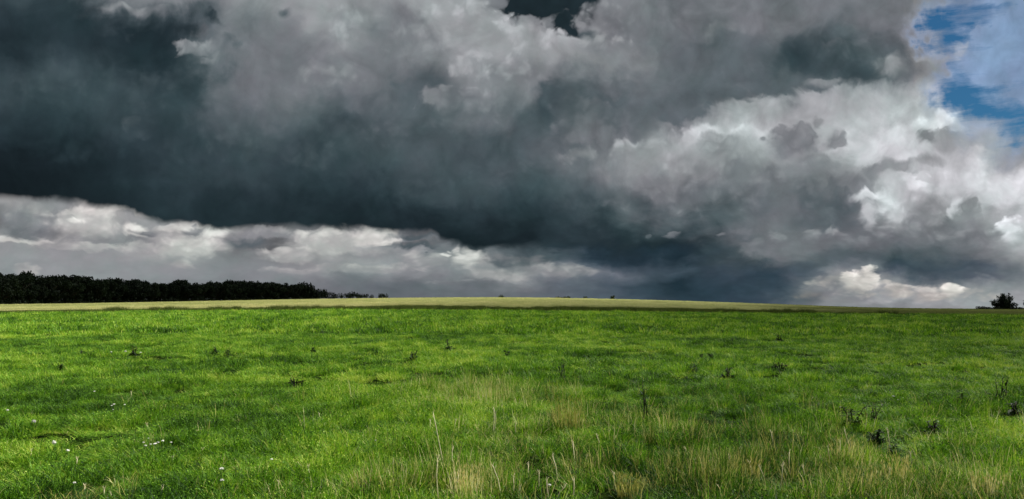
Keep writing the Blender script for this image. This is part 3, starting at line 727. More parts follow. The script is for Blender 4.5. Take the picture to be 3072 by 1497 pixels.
def scatter(name, pts, rot, scl, var, col, mat0, label):
    """one object whose geometry nodes put a tuft of collection col on each point"""
    me = bpy.data.meshes.new(name)
    me.vertices.add(len(pts)); me.vertices.foreach_set('co', np.asarray(pts, np.float32).ravel())
    for nm, ty, dat, key in (('turn', 'FLOAT_VECTOR', rot, 'vector'), ('size', 'FLOAT_VECTOR', scl, 'vector'), ('kind_no', 'INT', var, 'value')):
        at_ = me.attributes.new(nm, ty, 'POINT')
        at_.data.foreach_set(key, np.asarray(dat, np.int32 if ty == 'INT' else np.float32).ravel())
    me.materials.append(mat0)
    o = obj(name, me); tag(o, label, kind='stuff')
    ng = bpy.data.node_groups.new(name, 'GeometryNodeTree')
    ng.interface.new_socket('Geometry', in_out='INPUT', socket_type='NodeSocketGeometry')
    ng.interface.new_socket('Geometry', in_out='OUTPUT', socket_type='NodeSocketGeometry')
    gi = ng.nodes.new('NodeGroupInput'); go = ng.nodes.new('NodeGroupOutput')
    ip = ng.nodes.new('GeometryNodeInstanceOnPoints')
    ci = ng.nodes.new('GeometryNodeCollectionInfo'); ci.inputs['Collection'].default_value = col
    ci.inputs['Separate Children'].default_value = True; ci.inputs['Reset Children'].default_value = True
    ip.inputs['Pick Instance'].default_value = True

    def attr(nm, ty):
        n = ng.nodes.new('GeometryNodeInputNamedAttribute'); n.data_type = ty; n.inputs['Name'].default_value = nm
        return n.outputs[0]
    ng.links.new(gi.outputs[0], ip.inputs['Points']); ng.links.new(ci.outputs[0], ip.inputs['Instance'])
    ng.links.new(attr('kind_no', 'INT'), ip.inputs['Instance Index'])
    ng.links.new(attr('turn', 'FLOAT_VECTOR'), ip.inputs['Rotation'])
    ng.links.new(attr('size', 'FLOAT_VECTOR'), ip.inputs['Scale'])
    ng.links.new(ip.outputs[0], go.inputs[0])
    md = o.modifiers.new('tufts', 'NODES'); md.node_group = ng
    return o


def wedge(n, y0, y1, margin=1.42):
    """n random ground points between distances y0 and y1, as wide as the view plus a margin"""
    y = np.sqrt(rng.random(n) * (y1 ** 2 - y0 ** 2) + y0 ** 2)
    x = (rng.random(n) * 2 - 1) * (0.637 * margin * y + 0.8)
    return x, y


def meadow():
    col = bpy.data.collections.new('grass_tufts')
    k = 0
    # 0-3 near green, 4-5 near with straw, 6-7 straw, 8-10 middle green, 11 middle straw, 12-14 far
    specs = []
    for s in range(4): specs.append(dict(n=58, R=.09, h0=.04, h1=.15, w=.0075, lean=.85, droop=.55, seed=s))
    for s in range(2): specs.append(dict(n=48, R=.10, h0=.04, h1=.19, w=.0058, lean=.7, droop=.5, seed=20 + s, straw=8))
    for s in range(2): specs.append(dict(n=34, R=.09, h0=.08, h1=.32, w=.0046, lean=.5, droop=.35, seed=30 + s, straw=15))
    for s in range(3): specs.append(dict(n=64, R=.19, h0=.05, h1=.16, w=.012, lean=1.0, droop=.5, seed=40 + s))
    specs.append(dict(n=44, R=.18, h0=.08, h1=.28, w=.009, lean=.5, seed=50, straw=12))
    for s in range(3): specs.append(dict(n=70, R=.46, h0=.07, h1=.26, w=.026, lean=.8, droop=.4, seed=60 + s))
    for i, sp in enumerate(specs):
        sp = dict(sp); ns = sp.pop('straw', 0)
        V, Fc, E = blades(**sp)
        per = 3
        if not ns: leaflets(V, Fc, 8, sp['R'], sp['h0'] * .6, sp['h1'] * .8, sp['w'] * (1.5 if i < 4 else .8), i)
        fm = [1 if (f // per) < ns else 0 for f in range(len(Fc))]
        source(col, 'tuft_%02d' % i, V, Fc, [M_GRASS, M_STRAW], fm)
    P_, R_, S_, K_ = [], [], [], []

    def add(n, y0, y1, green, straw, mixk, hs):
        x, y = wedge(n, y0, y1)
        keep = y < YE - 0.6
        x, y = x[keep], y[keep]
        z = terr(x, y)
        dr = dryness(x, y)
        h = .45 + .75 * L2(x + 40, y, 1.5) + 1.5 * (L1(x, y + 90, .36) - .36)
        h = np.clip(h, .30, 1.9)
        gap = .55 * L3(x + 11, y + 7, .8) + .75 * L1(x, y, .30)        # gaps baring the soil blackened for shade
        low_ = rng.random(len(x)) < .14        # a little short growth stays in the gaps
        keep = ((gap > rng.uniform(.40, .80, len(x))) & ~pocket(x, y)) | low_
        h = np.where((gap < .5) & low_, h * .55, h)
        u = rng.random(len(x))
        kk = rng.choice(green, len(x))
        if straw:
            kk = np.where(u < dr * .5, rng.choice(straw, len(x)), kk)
            if mixk: kk = np.where((u >= dr * .5) & (u < dr * 1.6 + .02), rng.choice(mixk, len(x)), kk)
        s = hs * h * rng.uniform(.8, 1.2, len(x))
        P_.append(np.stack([x, y, z], 1)[keep])
        R_.append(np.stack([rng.normal(0, .10, len(x)), rng.normal(0, .10, len(x)), rng.uniform(0, 6.283, len(x))], 1)[keep])
        S_.append(np.stack([np.full(len(x), hs) * rng.uniform(.9, 1.2, len(x)), np.full(len(x), hs), s], 1)[keep])
        K_.append(kk[keep])
    add(60000, 4.5, 15, [0, 1, 2, 3], [6, 7], [4, 5], 1.0)
    add(30000, 15, 34, [8, 9, 10], [11], None, 1.0)
    add(27000, 34, 86, [12, 13, 14], None, None, 1.0)
    scatter('meadow_grass', np.concatenate(P_), np.concatenate(R_), np.concatenate(S_), np.concatenate(K_), col, M_GRASS,
            'lush green meadow grass with straw coloured patches filling the foreground')


meadow()


# ------------------------------------------------------------------ the ripening crop beyond the meadow
def crop():
    m, N = material('crop_stalks')
    p = wpos(N); x, y, z = N.sep(p)
    a = N.noise(N.vmath('MULTIPLY', p, (.012, .05, 0)), 1.0, 4, 0.6)[0]
    greenish = N.remap(N.math('ADD', N.math('DIVIDE', x, y), N.math('MULTIPLY', N.math('SUBTRACT', a, .5), .35)), 0.28, 0.42)
    bands = N.noise(N.vmath('MULTIPLY', p, (.006, .16, 0)), 1.0, 4, 0.65)[0]
    f = N.math('ADD', N.math('ADD', N.math('MULTIPLY', N.math('SUBTRACT', a, .5), 1.2), N.math('MULTIPLY', N.math('SUBTRACT', bands, .5), 1.3)), N.math('MULTIPLY_ADD', rnd(N), .45, .28))
    ear = N.ramp(f, [(0.0, (.33, .38, .14)), (0.5, (.53, .55, .26)), (1.0, (.70, .68, .38))])[0]
    ear = N.mix(greenish, ear, N.ramp(f, [(0, (.13, .17, .05)), (1, (.24, .26, .09))])[0])
    finish(m, N, ear, .7, .3, None, .15)
    m2, N2 = material('crop_leaves')
    c2 = N2.ramp(N2.math('ADD', rnd(N2), N2.math('SUBTRACT', N2.noise(wpos(N2), .5, 3)[0], .5)), [(0.1, (.040, .062, .010)), (0.9, (.105, .135, .028))])[0]
    finish(m2, N2, c2, .7, .25, None, .15)
    col = bpy.data.collections.new('crop_tufts')
    for s in range(4):
        V, Fc, E = blades(46, .42, .52, .72, .012, .10, .06, 200 + s, 3, (.10, .014))
        fm = np.ones(len(Fc), int); fm[E] = 0
        source(col, 'crop_%d' % s, V, Fc, [m, m2], fm)
    for s in range(3):     # farther on: broader
        V, Fc, E = blades(70, 1.1, .52, .72, .03, .10, .06, 230 + s, 3, (.16, .05))
        fm = np.ones(len(Fc), int); fm[E] = 0
        source(col, 'crop_far_%d' % s, V, Fc, [m, m2], fm)
    V, Fc, E = blades(80, .42, .30, .62, .016, .14, .1, 260, 3)    # leafy, earless edge plants
    source(col, 'crop_verge', V, Fc, [m, m2], np.ones(len(Fc), int))
    P_, S_, K_ = [], [], []
    for n, y0, y1, ks, g in ((18000, YE, 104, [0, 1, 2, 3], 1.0), (28500, 104, 190, [4, 5, 6], 1.0), (35000, 190, 345, [4, 5, 6], 1.25)):
        x, y = wedge(n, y0, y1, 1.38)
        edge_ = YE + (L1(x, y * 0, 2.5) - .5) * 1.6 + (L2(x, y * 0, .7) - .5) * 1.2
        ok = y > edge_
        x, y = x[ok], y[ok]
        z = terr(x, y)
        # the crop thins out and gets low towards the right
        lowr = np.interp(x / y, [-.64, -.35, -.12, .20, .42, .62], [.56, .64, .95, 1, .45, .28])
        lowr = 1 - (1 - lowr) * np.where(x > 0, 1, np.clip((210 - y) / 80, 0, 1))
        hgt = (.85 + .3 * L2(x, y, 3.0) + .25 * (L1(x, y, .6) - .5) * (y < 95)) * lowr
        kk = rng.choice(ks, len(x))
        if y0 == YE: kk = np.where(rng.random(len(x)) < np.interp(y, [86, 89, 93], [.95, .7, 0]) * (.55 + .9 * L3(x, y * 0, 9.0)), 7, kk)
        P_.append(np.stack([x, y, z], 1)); K_.append(kk)
        S_.append(np.stack([np.full(len(x), g), np.full(len(x), g), hgt], 1))
    # ragged dark margin of leafy, earless tufts along the front
    n = 3600
    y = YE + rng.normal(-.3, .8, n); x = (rng.random(n) * 2 - 1) * .74 * y
    ok = L3(x, y * 0, 4.0) * .6 + L1(x, y * 0, 1.3) * .5 > np.interp(x / y, [-.6, -.3, -.1, .15, .35, .5], [.66, .54, .40, .36, .62, .95])
    x, y = x[ok], y[ok]
    P_.append(np.stack([x, y, terr(x, y)], 1)); K_.append(np.full(len(x), 7)); S_.append(np.stack([np.full(len(x), .8), np.full(len(x), .8), rng.uniform(.5, 1.35, len(x))], 1))
    P_, S_, K_ = np.concatenate(P_), np.concatenate(S_), np.concatenate(K_)
    R_ = np.stack([rng.normal(0, .05, len(P_)), rng.normal(0, .05, len(P_)), rng.uniform(0, 6.283, len(P_))], 1)
    scatter('grain_crop', P_, R_, S_, K_, col, m, 'pale ripening grain crop with a dark front edge beyond the green meadow')


crop()


# ------------------------------------------------------------------ trees and bushes
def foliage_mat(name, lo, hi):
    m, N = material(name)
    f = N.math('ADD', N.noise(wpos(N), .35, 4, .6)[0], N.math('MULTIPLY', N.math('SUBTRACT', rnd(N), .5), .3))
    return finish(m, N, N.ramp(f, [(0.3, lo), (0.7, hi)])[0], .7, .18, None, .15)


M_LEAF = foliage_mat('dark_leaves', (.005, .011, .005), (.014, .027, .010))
M_BARK, _N = material('bark')
finish(M_BARK, _N, _N.ramp(_N.noise(wpos(_N), 3.0, 4, .6)[0], [(0.3, (.02, .016, .012)), (0.7, (.05, .04, .03))])[0], .9, spec=.1)


def tube(V, Fc, pts, rad, k=6):
    pts = [np.asarray(p, float) for p in pts]
    b0 = len(V)
    for i, p in enumerate(pts):
        d = pts[min(i + 1, len(pts) - 1)] - pts[max(i - 1, 0)]; d /= np.linalg.norm(d) + 1e-9
        u = np.cross(d, [0.3, 0.9, 0.1]); u /= np.linalg.norm(u) + 1e-9; v = np.cross(d, u)
        for q in range(k):
            a = 2 * np.pi * q / k
            V.append(p + (u * np.cos(a) + v * np.sin(a)) * rad[i])
    for i in range(len(pts) - 1):
        for q in range(k):
            a, b = b0 + i * k + q, b0 + i * k + (q + 1) % k
            Fc.append((a, b, b + k, a + k))
    e = b0 + (len(pts) - 1) * k
    Fc.append(tuple(e + q for q in range(k)))


def leaf_cloud(g, centres, radii, n, size, flat=.8):
    """n leaf sprays through the volume of several lumps"""
    V, Fc = [], []
    w_ = np.array([r ** 2 for r in radii]); w_ = w_ / w_.sum()
    for _ in range(n):
        i = g.choice(len(centres), p=w_)
        d = g.normal(size=3); d /= np.linalg.norm(d)
        rr = radii[i] * (g.random() ** .38) * g.uniform(.85, 1.12)
        c = centres[i] + d * rr * np.array([1, 1, flat])
        s = size * g.uniform(.5, 1.25)
        a = g.normal(size=3); a /= np.linalg.norm(a)
        b = np.cross(a, g.normal(size=3)); b /= np.linalg.norm(b)
        q = len(V)
        V += [c - a * s, c + b * s * .55, c + a * s * 1.1, c - b * s * .5]
        Fc.append((q, q + 1, q + 2, q + 3))
    return V, Fc


def tree_meshes(seed, lobes=16, n=2600, size=.036):
    """unit-height broadleaf tree: (trunk mesh, crown mesh)"""
    g = np.random.default_rng(seed)
    V, Fc = [], []
    top = np.array([g.normal(0, .02), g.normal(0, .02), .62])
    tube(V, Fc, [(0, 0, -.03), (0.005, 0, .12), (top * .55), top], [.030, .022, .016, .006])
    cs, rs = [], []
    for i in range(lobes):
        a = 2 * np.pi * (i * .381966 + g.uniform(-.08, .08)); lev = g.uniform(.30, .80)
        rad = (.30 * np.sin(np.pi * np.clip((lev - .12) / .95, 0, 1)) + .04) * g.uniform(.65, 1.15)
        c = np.array([np.cos(a) * rad, np.sin(a) * rad, lev]); cs.append(c); rs.append(g.uniform(.10, .18))
        s0 = np.array([0, 0, lev * .55])
        tube(V, Fc, [s0, (s0 + c) / 2 + np.array([0, 0, -.02]), c], [.012, .008, .003], 5)
    cs.append(np.array([0, 0, .55])); rs.append(.22)
    cs.append(np.array([0, 0, .30])); rs.append(.20)
    v, f = leaf_cloud(g, cs, rs, n, size)
    v = np.array(v); v[:, 2] *= 1.0 / np.percentile(v[:, 2], 98.5)
    return mesh('tree_trunk', V, Fc, [M_BARK], True), mesh('tree_crown', v, f, [M_LEAF])


WTOP = [(-300, 815), (0, 833), (12, 822), (40, 819), (75, 824), (95, 822), (120, 829), (150, 833), (180, 836), (205, 831), (250, 836), (300, 839), (340, 841), (380, 839), (400, 838), (430, 841), (470, 846), (500, 843),
        (540, 842), (560, 847), (600, 851), (620, 854), (635, 850), (670, 846), (682, 843), (700, 845), (730, 847), (790, 848), (830, 850), (845, 851), (865, 853), (885, 851), (900, 851), (915, 857), (925, 865), (940, 872),
        (950, 877), (965, 879), (985, 882), (1000, 888)]


def wood():
    protos = []
    for s in range(6):
        tr, cr = tree_meshes(300 + s)
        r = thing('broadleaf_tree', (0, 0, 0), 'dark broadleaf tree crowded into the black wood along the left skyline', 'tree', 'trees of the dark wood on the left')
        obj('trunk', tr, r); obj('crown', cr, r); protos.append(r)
    spots = []
    for row, (step, dy, hk) in enumerate(((25, 0, 1.0), (23, 16, 1.0), (30, 34, .97))):
        px = -150 + row * 9
        while px < 900:
            yl = np.interp(px, [-150, 0, 950], [395, 450, 850])
            spots.append((px + random.uniform(-5, 5), yl + dy + random.uniform(-4, 4), hk * random.uniform(.82, 1.07), row))
            px += step * random.uniform(.75, 1.25) * np.interp(px, [0, 950], [1.25, .75])
    named = {}
    used = 0
    for i, (px, y, hk, row) in enumerate(spots):
        x = (px - 1536) / F * y
        z = float(terr(x, y)) - .2
        top = np.interp(px, [a for a, b in WTOP], [b for a, b in WTOP])
        H = ((HZ - top) / F * y + EYE - z) * hk * (.985 if row else .94)
        wd = max(H * random.uniform(1.0, 1.4), 11)
        sc = (wd, wd, H)
        if used < len(protos):
            r = protos[used]; r.location = (x, y, z); r.scale = sc; r.rotation_euler = (0, 0, random.uniform(0, 6.28))
        else:
            copy_thing(protos[used % 6], (x, y, z), None, random.uniform(0, 6.28), sc)
        used += 1
    # scrub filling the foot of the wood
    g = np.random.default_rng(5)
    cs, rs = [], []
    for px in np.arange(-170, 945, 7.0):
        for dy in (-7, 6, 22):
            y = np.interp(px, [-150, 0, 950], [395, 450, 850]) + dy + g.uniform(-3, 3); x = (px - 1536) / F * y
            cs.append(np.array([x, y, float(terr(x, y)) + g.uniform(.8, 3.2)])); rs.append(g.uniform(2.0, 3.2))
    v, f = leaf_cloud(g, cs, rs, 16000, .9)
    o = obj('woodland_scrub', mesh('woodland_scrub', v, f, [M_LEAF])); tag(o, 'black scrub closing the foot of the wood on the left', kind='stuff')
    # hedge line running on to the right of the wood, then single bushes
    def bush(px, py_top, wpx, y, name, label, seed, n=900, group=None, size=.075, lobes=6, cat='bush'):
        x = (px - 1536) / F * y; z = float(terr(x, y))
        H = (HZ - py_top) / F * y + EYE - z; W = wpx / F * y
        g = np.random.default_rng(seed)
        V, Fc = [], []
        cs, rs = [], []
        for i in range(lobes):
            c = np.array([W * (-.36 + .72 * (i + .5) / lobes) + g.normal(0, W * .03), g.normal(0, W * .12), H * g.uniform(.35, .66)]); cs.append(c); rs.append(min(H * .36, W * .3) * g.uniform(.8, 1.2))
            tube(V, Fc, [(c[0] * .3, 0, -.3), (c[0] * .7, c[1] * .5, c[2] * .6), c], [.05 * H / 3, .03 * H / 3, .01 * H / 3], 5)
        v, f = leaf_cloud(g, cs, rs, n, size * H, 1.0)
        v = np.array(v); v[:, 2] = np.maximum(v[:, 2], -.2) * H / np.percentile(v[:, 2], 97)
        r = thing(name, (x, y, z), label, cat, group)
        obj('branches', mesh('branches', V, Fc, [M_BARK], True), r); obj('foliage', mesh('foliage', v, f, [M_LEAF]), r)
        return r
    GB = 'bushes along the field crest'
    bush(912, 855, 56, 838, 'scrub_tree', 'tree starting the slope at the right end of the dark wood', 39, 1400, lobes=5, cat='tree')
    bush(934, 863, 52, 846, 'scrub_tree', 'second tree down the slope at the right end of the dark wood', 40, 1200, lobes=4, cat='tree')
    bush(955, 870, 52, 858, 'scrub_tree', 'third tree down the slope at the right end of the dark wood', 41, lobes=4, cat='tree')
    bush(985, 875, 50, 864, 'scrub_tree', 'small tree at the foot of the sloping right end of the wood', 42, lobes=4, cat='tree')
    bush(1025, 881, 70, 866, 'hedge_bush', 'low dark bush just right of where the wood ends', 43, group=GB)
    bush(1062, 878, 54, 868, 'hedge_bush', 'slightly taller hump in the bush line right of the wood', 44, group=GB)
    bush(1100, 883, 60, 870, 'hedge_bush', 'last low bush of the line before the gap on the skyline', 45, group=GB)
    bush(1150, 882, 36, 872, 'hedge_bush', 'small detached dark bush alone on the skyline past the wood', 46, group=GB)
    bush(1503, 885, 20, 500, 'distant_bush', 'tiny dark bush poking over the middle of the grain crest', 47, 160, GB, .12, 4)
    bush(1690, 889.5, 64, 520, 'distant_hedge', 'thin dark strip of hedge on the grain crest right of centre', 48, 260, GB, .2, 8, 'hedge')
    bush(1754, 889, 15, 500, 'distant_bush', 'tiny dark bush just right of the thin hedge strip', 49, 120, GB, .14, 3)
    bush(1838, 887, 12, 500, 'distant_bush', 'tiny upright bush on the crest where it starts falling right', 50, 120, GB, .14, 3)
    # right: hedge and round tree
    y = 306.0
    g = np.random.default_rng(77)
    x0, x1 = (2934 - 1536) / F * y, (3190 - 1536) / F * y
    cs, rs = [], []
    xx = x0
    while xx < x1:
        yy = y + g.uniform(-.5, .5)
        k = 1.25 if xx < x0 + 2.5 else 1.0
        cs.append(np.array([xx - x0, yy - y, float(terr(xx, yy)) - float(terr(x0, y)) + .55 * k])); rs.append(.62 * k * g.uniform(.8, 1.1)); xx += .55
    v, f = leaf_cloud(g, cs, rs, 3800, .22, 1.0)
    r = obj('field_hedge', mesh('field_hedge', v, f, [M_LEAF]), None, (x0, y, float(terr(x0, y))))
    tag(r, 'low black hedge under the round tree at the right edge', 'hedge')

    def round_tree(px, top, wpx, y, label, seed, n):
        x = (px - 1536) / F * y; z = float(terr(x, y))
        H = (HZ - top) / F * y + EYE - z; W = wpx / F * y
        g = np.random.default_rng(seed)
        V, Fc, cs, rs = [], [], [], []
        for i in range(26):
            a = g.uniform(0, 6.283); e = g.uniform(.06, 1.0)
            d = np.array([np.cos(a) * np.cos(e * 1.45), np.sin(a) * np.cos(e * 1.45), np.sin(e * 1.45)])
            L = g.uniform(.78, 1.0)
            tip = np.array([d[0] * W * .5, d[1] * W * .45, H * (.18 + .80 * d[2])]) * L
            mid = tip * .5 + np.array([0, 0, -.04 * H])
            tube(V, Fc, [(d[0] * .15, d[1] * .15, -.2), mid, tip], [.11, .05, .012], 5)
            for t, rr in ((.50, 1.25), (.74, 1.0), (.92, .62)):
                cs.append(tip * t + np.array([0, 0, .02 * H])); rs.append(rr * g.uniform(.8, 1.15))
        cs.append(np.array([0, 0, H * .40])); rs.append(H * .30)
        v, f = leaf_cloud(g, cs, rs, n, .26, 1.0)
        v = np.array(v); v = v[:, :] if False else v; v[:, 2] = np.where(v[:, 2] < .1, .1 + np.abs(v[:, 2]) * .2, v[:, 2])
        r = thing('hawthorn_tree', (x, y, z), label, 'tree')
        obj('trunk', mesh('trunk', V, Fc, [M_BARK], True), r); obj('crown', mesh('crown', v, f, [M_LEAF]), r)
    round_tree(3011, 873, 78, 309, 'round spiky dark tree standing alone above the hedge at far right', 81, 6500)
    round_tree(3090, 888, 44, 315, 'small tree only just showing at the very right edge of the skyline', 82, 2600)


wood()


# ------------------------------------------------------------------ shade: unseen absorbing clouds, added and shaped to darken field and wood
def cloud(shade_at, radii, dens, dist, seed):
    m = bpy.data.materials.new('shade_cloud'); m.use_nodes = True; m.node_tree.nodes.clear(); N = NT(m.node_tree)
    ab = N.new('ShaderNodeVolumeAbsorption'); ab.inputs['Color'].default_value = (.10, .10, .11, 1); ab.inputs['Density'].default_value = dens
    out = N.new('ShaderNodeOutputMaterial'); N.t.links.new(ab.outputs[0], out.inputs['Volume'])
    nu, nv = 48, 24
    V, Fc = [], []
    g = np.random.default_rng(seed)
    for j in range(1, nv):
        for i in range(nu):
            a, b = 2 * np.pi * i / nu, np.pi * j / nv
            d = np.array([np.cos(a) * np.sin(b), np.sin(a) * np.sin(b), np.cos(b)])
            k = 1 + .04 * np.sin(3 * a + seed) * np.sin(b) + .03 * np.sin(7 * a + 2 * seed) * np.sin(2 * b)
            if d[2] < 0: d[2] *= .6
            V.append(d * k * np.array(radii))
    for j in range(nv - 2):
        for i in range(nu):
            a, b = j * nu + i, j * nu + (i + 1) % nu
            Fc.append((a, a + nu, b + nu, b))
    V += [(0, 0, radii[2]), (0, 0, -radii[2] * .6)]
    n = len(V)
    for i in range(nu):
        Fc.append((n - 2, i, (i + 1) % nu)); Fc.append((n - 1, (nv - 2) * nu + (i + 1) % nu, (nv - 2) * nu + i))
    c = Vector(shade_at) + SDIR * dist
    o = obj('cloud', mesh('cloud', V, Fc, [m], True), None, c)  # out of view, added only for the shadow it casts
    tag(o, kind='structure')


cloud((94.4, 35.1, 0), (78.2, 113.7, 60), .0078, 1400, 1)
cloud((263.9, 296.1, 0), (197.2, 134.4, 60), .0094, 1560, 3)
cloud((98.6, 93.8, 0), (98.6, 185, 60), .0073, 1700, 4)
cloud((-330, 700, 0), (390, 335, 80), .0130, 1500, 2)


# ------------------------------------------------------------------ dark weeds in the meadow
def plain(name, col, rough=.7, trans=0.0):
    m, N = material(name)
    f = N.noise(wpos(N), 14.0, 3, .6)[0]
    c = N.ramp(f, [(0.3, tuple(x * .75 for x in col)), (0.7, tuple(min(1, x * 1.25) for x in col))])[0]
    return finish(m, N, c, rough, trans, None, .15)


M_WEED = plain('weed_leaves', (.020, .042, .013), .7, .1)
M_WSTEM = plain('weed_stems', (.022, .016, .010))
M_STALK = plain('dry_stalks', (.74, .68, .44), .75, .15)
M_WHITE = plain('white_petals', (.82, .82, .76), .8, .2)
M_FSTEM = plain('flower_stems', (.06, .12, .02))


def leaf(V, Fc, p0, d, L, W, sag):
    d = d / np.linalg.norm(d); s = np.cross(d, [0, 0, 1]); s /= np.linalg.norm(s) + 1e-9
    b0 = len(V); n = 4
    for i in range(n + 1):
        t = i / n; c = p0 + d * L * t + np.array([0, 0, -sag * L * t * t]); k = W * .5 * math.sin(math.pi * min(.97, .08 + .92 * t)) + .001
        V += [c - s * k + np.array([0, 0, k * .4]), c, c + s * k + np.array([0, 0, k * .4])]
    for i in range(n):
        q = b0 + 3 * i
        Fc += [(q, q + 1, q + 4, q + 3), (q + 1, q + 2, q + 5, q + 4)]


def weed(px, py, hpx, wpx, kind, label, seed):
    p = at(px, py); s = p.y / F
    H, W = hpx * s + .05, wpx * s
    g = np.random.default_rng(seed)
    V, Fc, V2, F2 = [], [], [], []
    if kind == 'dock_plant':      # broad dark leaves from the foot, a few leaning stems
        for _ in range(26):
            a = g.uniform(0, 6.283); e = g.uniform(.25, 1.1)
            d = np.array([math.cos(a) * math.cos(e), math.sin(a) * math.cos(e), math.sin(e)])
            f = g.normal(0, W * .16, 2)
            leaf(V2, F2, np.array([f[0], f[1] * .7, .02]), d, g.uniform(.5, .8) * max(H, W * .6), g.uniform(.05, .085), g.uniform(.1, .5))
        for _ in range(4):
            t = np.array([g.normal(0, W * .22), g.normal(0, W * .15), H * g.uniform(.75, 1.05)])
            tube(V, Fc, [(0, 0, -.03), t * .5 + np.array([0, 0, .03]), t], [.008, .007, .005], 5)
            for k in range(7):
                leaf(V2, F2, t * g.uniform(.5, 1), g.normal(size=3) * [1, 1, .4] + [0, 0, .3], g.uniform(.05, .10), .03, .3)
    elif kind == 'thistle':       # upright branching stem with narrow leaves
        n = 3 + int(W / .12)
        for i in range(n):
            bx = g.normal(0, W * .22); t = np.array([bx + g.normal(0, W * .25), g.normal(0, W * .2), H * g.uniform(.65, 1.05)]); b = np.array([bx, g.normal(0, .04), -.03])
            tube(V, Fc, [b, (b + t) / 2 + g.normal(0, .015, 3), t], [.008, .006, .003], 5)
            for k in range(9):
                q = b + (t - b) * g.uniform(.15, 1)
                leaf(V2, F2, q, g.normal(size=3) * [1, 1, .4] + [0, 0, .45], g.uniform(.06, .15), .022, .3)
    else:                         # bare forked dead stem
        for i in range(4):
            t = np.array([W * (-.5 + i / 3) + g.normal(0, .02), g.normal(0, .05), H * g.uniform(.6, 1)]); m_ = t * .5 + np.array([0, 0, .05])
            tube(V, Fc, [(0, 0, -.03), m_, t], [.012, .010, .006], 5)
            for k in range(3):
                q = t * g.uniform(.5, .9); e = q + g.normal(0, .3 * H, 3) * [1, .5, .5]
                tube(V, Fc, [q, (q + e) / 2, e], [.007, .006, .003], 5)
            for k in range(4): leaf(V2, F2, t * g.uniform(.4, 1), g.normal(size=3) + [0, 0, .4], g.uniform(.05, .12), .03, .3)
    r = thing(kind, p, label, 'weed', 'dark weeds in the meadow')
    obj('stem', mesh('stem', V, Fc, [M_WSTEM], True), r); obj('leaves', mesh('leaves', V2, F2, [M_WEED]), r)


WEEDS = [(404, 1070, 26, 34, 'dock_plant', 'dark weed tuft with white flowers beside it in the left distance'),
         (640, 1070, 28, 24, 'dock_plant', 'left of two dark weed tufts side by side in the left distance'),
         (684, 1074, 26, 30, 'thistle', 'right of two dark weed tufts side by side in the left distance'),
         (940, 1064, 22, 16, 'dock_plant', 'small lone round dark weed a third of the way across the meadow'),
         (258, 1072, 22, 34, 'thistle', 'faint brownish weed patch at the left, left of the tuft with white flowers'),
         (181, 1120, 20, 16, 'dock_plant', 'small dark weed near the left edge of the meadow'),
         (886, 1172, 40, 46, 'dead_stem', 'dark forked weed with crossing bare branches left of centre'),
         (1238, 1086, 30, 44, 'dock_plant', 'broad leafed dark weed, nearer of a pair left of centre'),
         (1346, 1052, 28, 34, 'dock_plant', 'broad leafed dark weed, farther of a pair left of centre'),
         (1522, 1072, 16, 30, 'dock_plant', 'low flat dark weed in the middle of the meadow'),
         (1684, 1152, 64, 22, 'thistle', 'tall upright dark stemmed weed behind the straw coloured tussock'),
         (1936, 1272, 110, 22, 'thistle', 'very tall thin brown stemmed weed right of the straw coloured tussock'),
         (2338, 1024, 18, 22, 'dock_plant', 'small dark weed farthest off on the right half of the meadow'),
         (2106, 1078, 10, 12, 'dock_plant', 'tiny black weed left of a slightly larger one right of centre'),
         (2140, 1082, 16, 26, 'dock_plant', 'small black weed beside a tiny one right of centre'),
         (2082, 1122, 28, 34, 'thistle', 'dark ragged weed, left one of the pair right of centre'),
         (2182, 1140, 32, 46, 'dock_plant', 'dark bushy weed, right one of the pair right of centre'),
         (2342, 1120, 32, 44, 'dead_stem', 'black V shaped weed standing clear on the right'),
         (2560, 1290, 60, 80, 'dock_plant', 'left part of the biggest dark weed clump at right'),
         (2612, 1276, 56, 60, 'thistle', 'brown bristly weed joined to the biggest dark clump at right'),
         (2628, 1342, 40, 44, 'dock_plant', 'dark weed just below the biggest clump at right'),
         (2680, 1380, 26, 34, 'dock_plant', 'lowest and smallest weed of the dark trail at right'),
         (2806, 1318, 40, 66, 'dock_plant', 'spreading dark weed right of the biggest clump'),
         (2892, 1228, 30, 34, 'dock_plant', 'small dark leafy weed left of the brown stems at right edge'),
         (2996, 1216, 76, 46, 'thistle', 'tall brown stemmed weed near the right edge'),
         (3046, 1254, 36, 60, 'dock_plant', 'dark weed running out of the picture at the right edge')]
for i, (a, b, h, w_, k, lab) in enumerate(WEEDS): weed(a, b, h, w_, k, lab, 900 + i)


# ------------------------------------------------------------------ straw tussocks and single dry stalks
def tussock(px, py, hpx, wpx, n, label, seed):
    p = at(px, py); s = p.y / F
    V, Fc, E = blades(n, wpx * s * .42, hpx * s * .45, hpx * s, .0085, .16, .12, seed, 3, (.035, .0035))
    o = obj('dry_grass_tussock', mesh('dry_grass_tussock', V, Fc, [M_STRAW]), None, p)
    tag(o, label, 'dry grass', 'straw coloured tussocks')


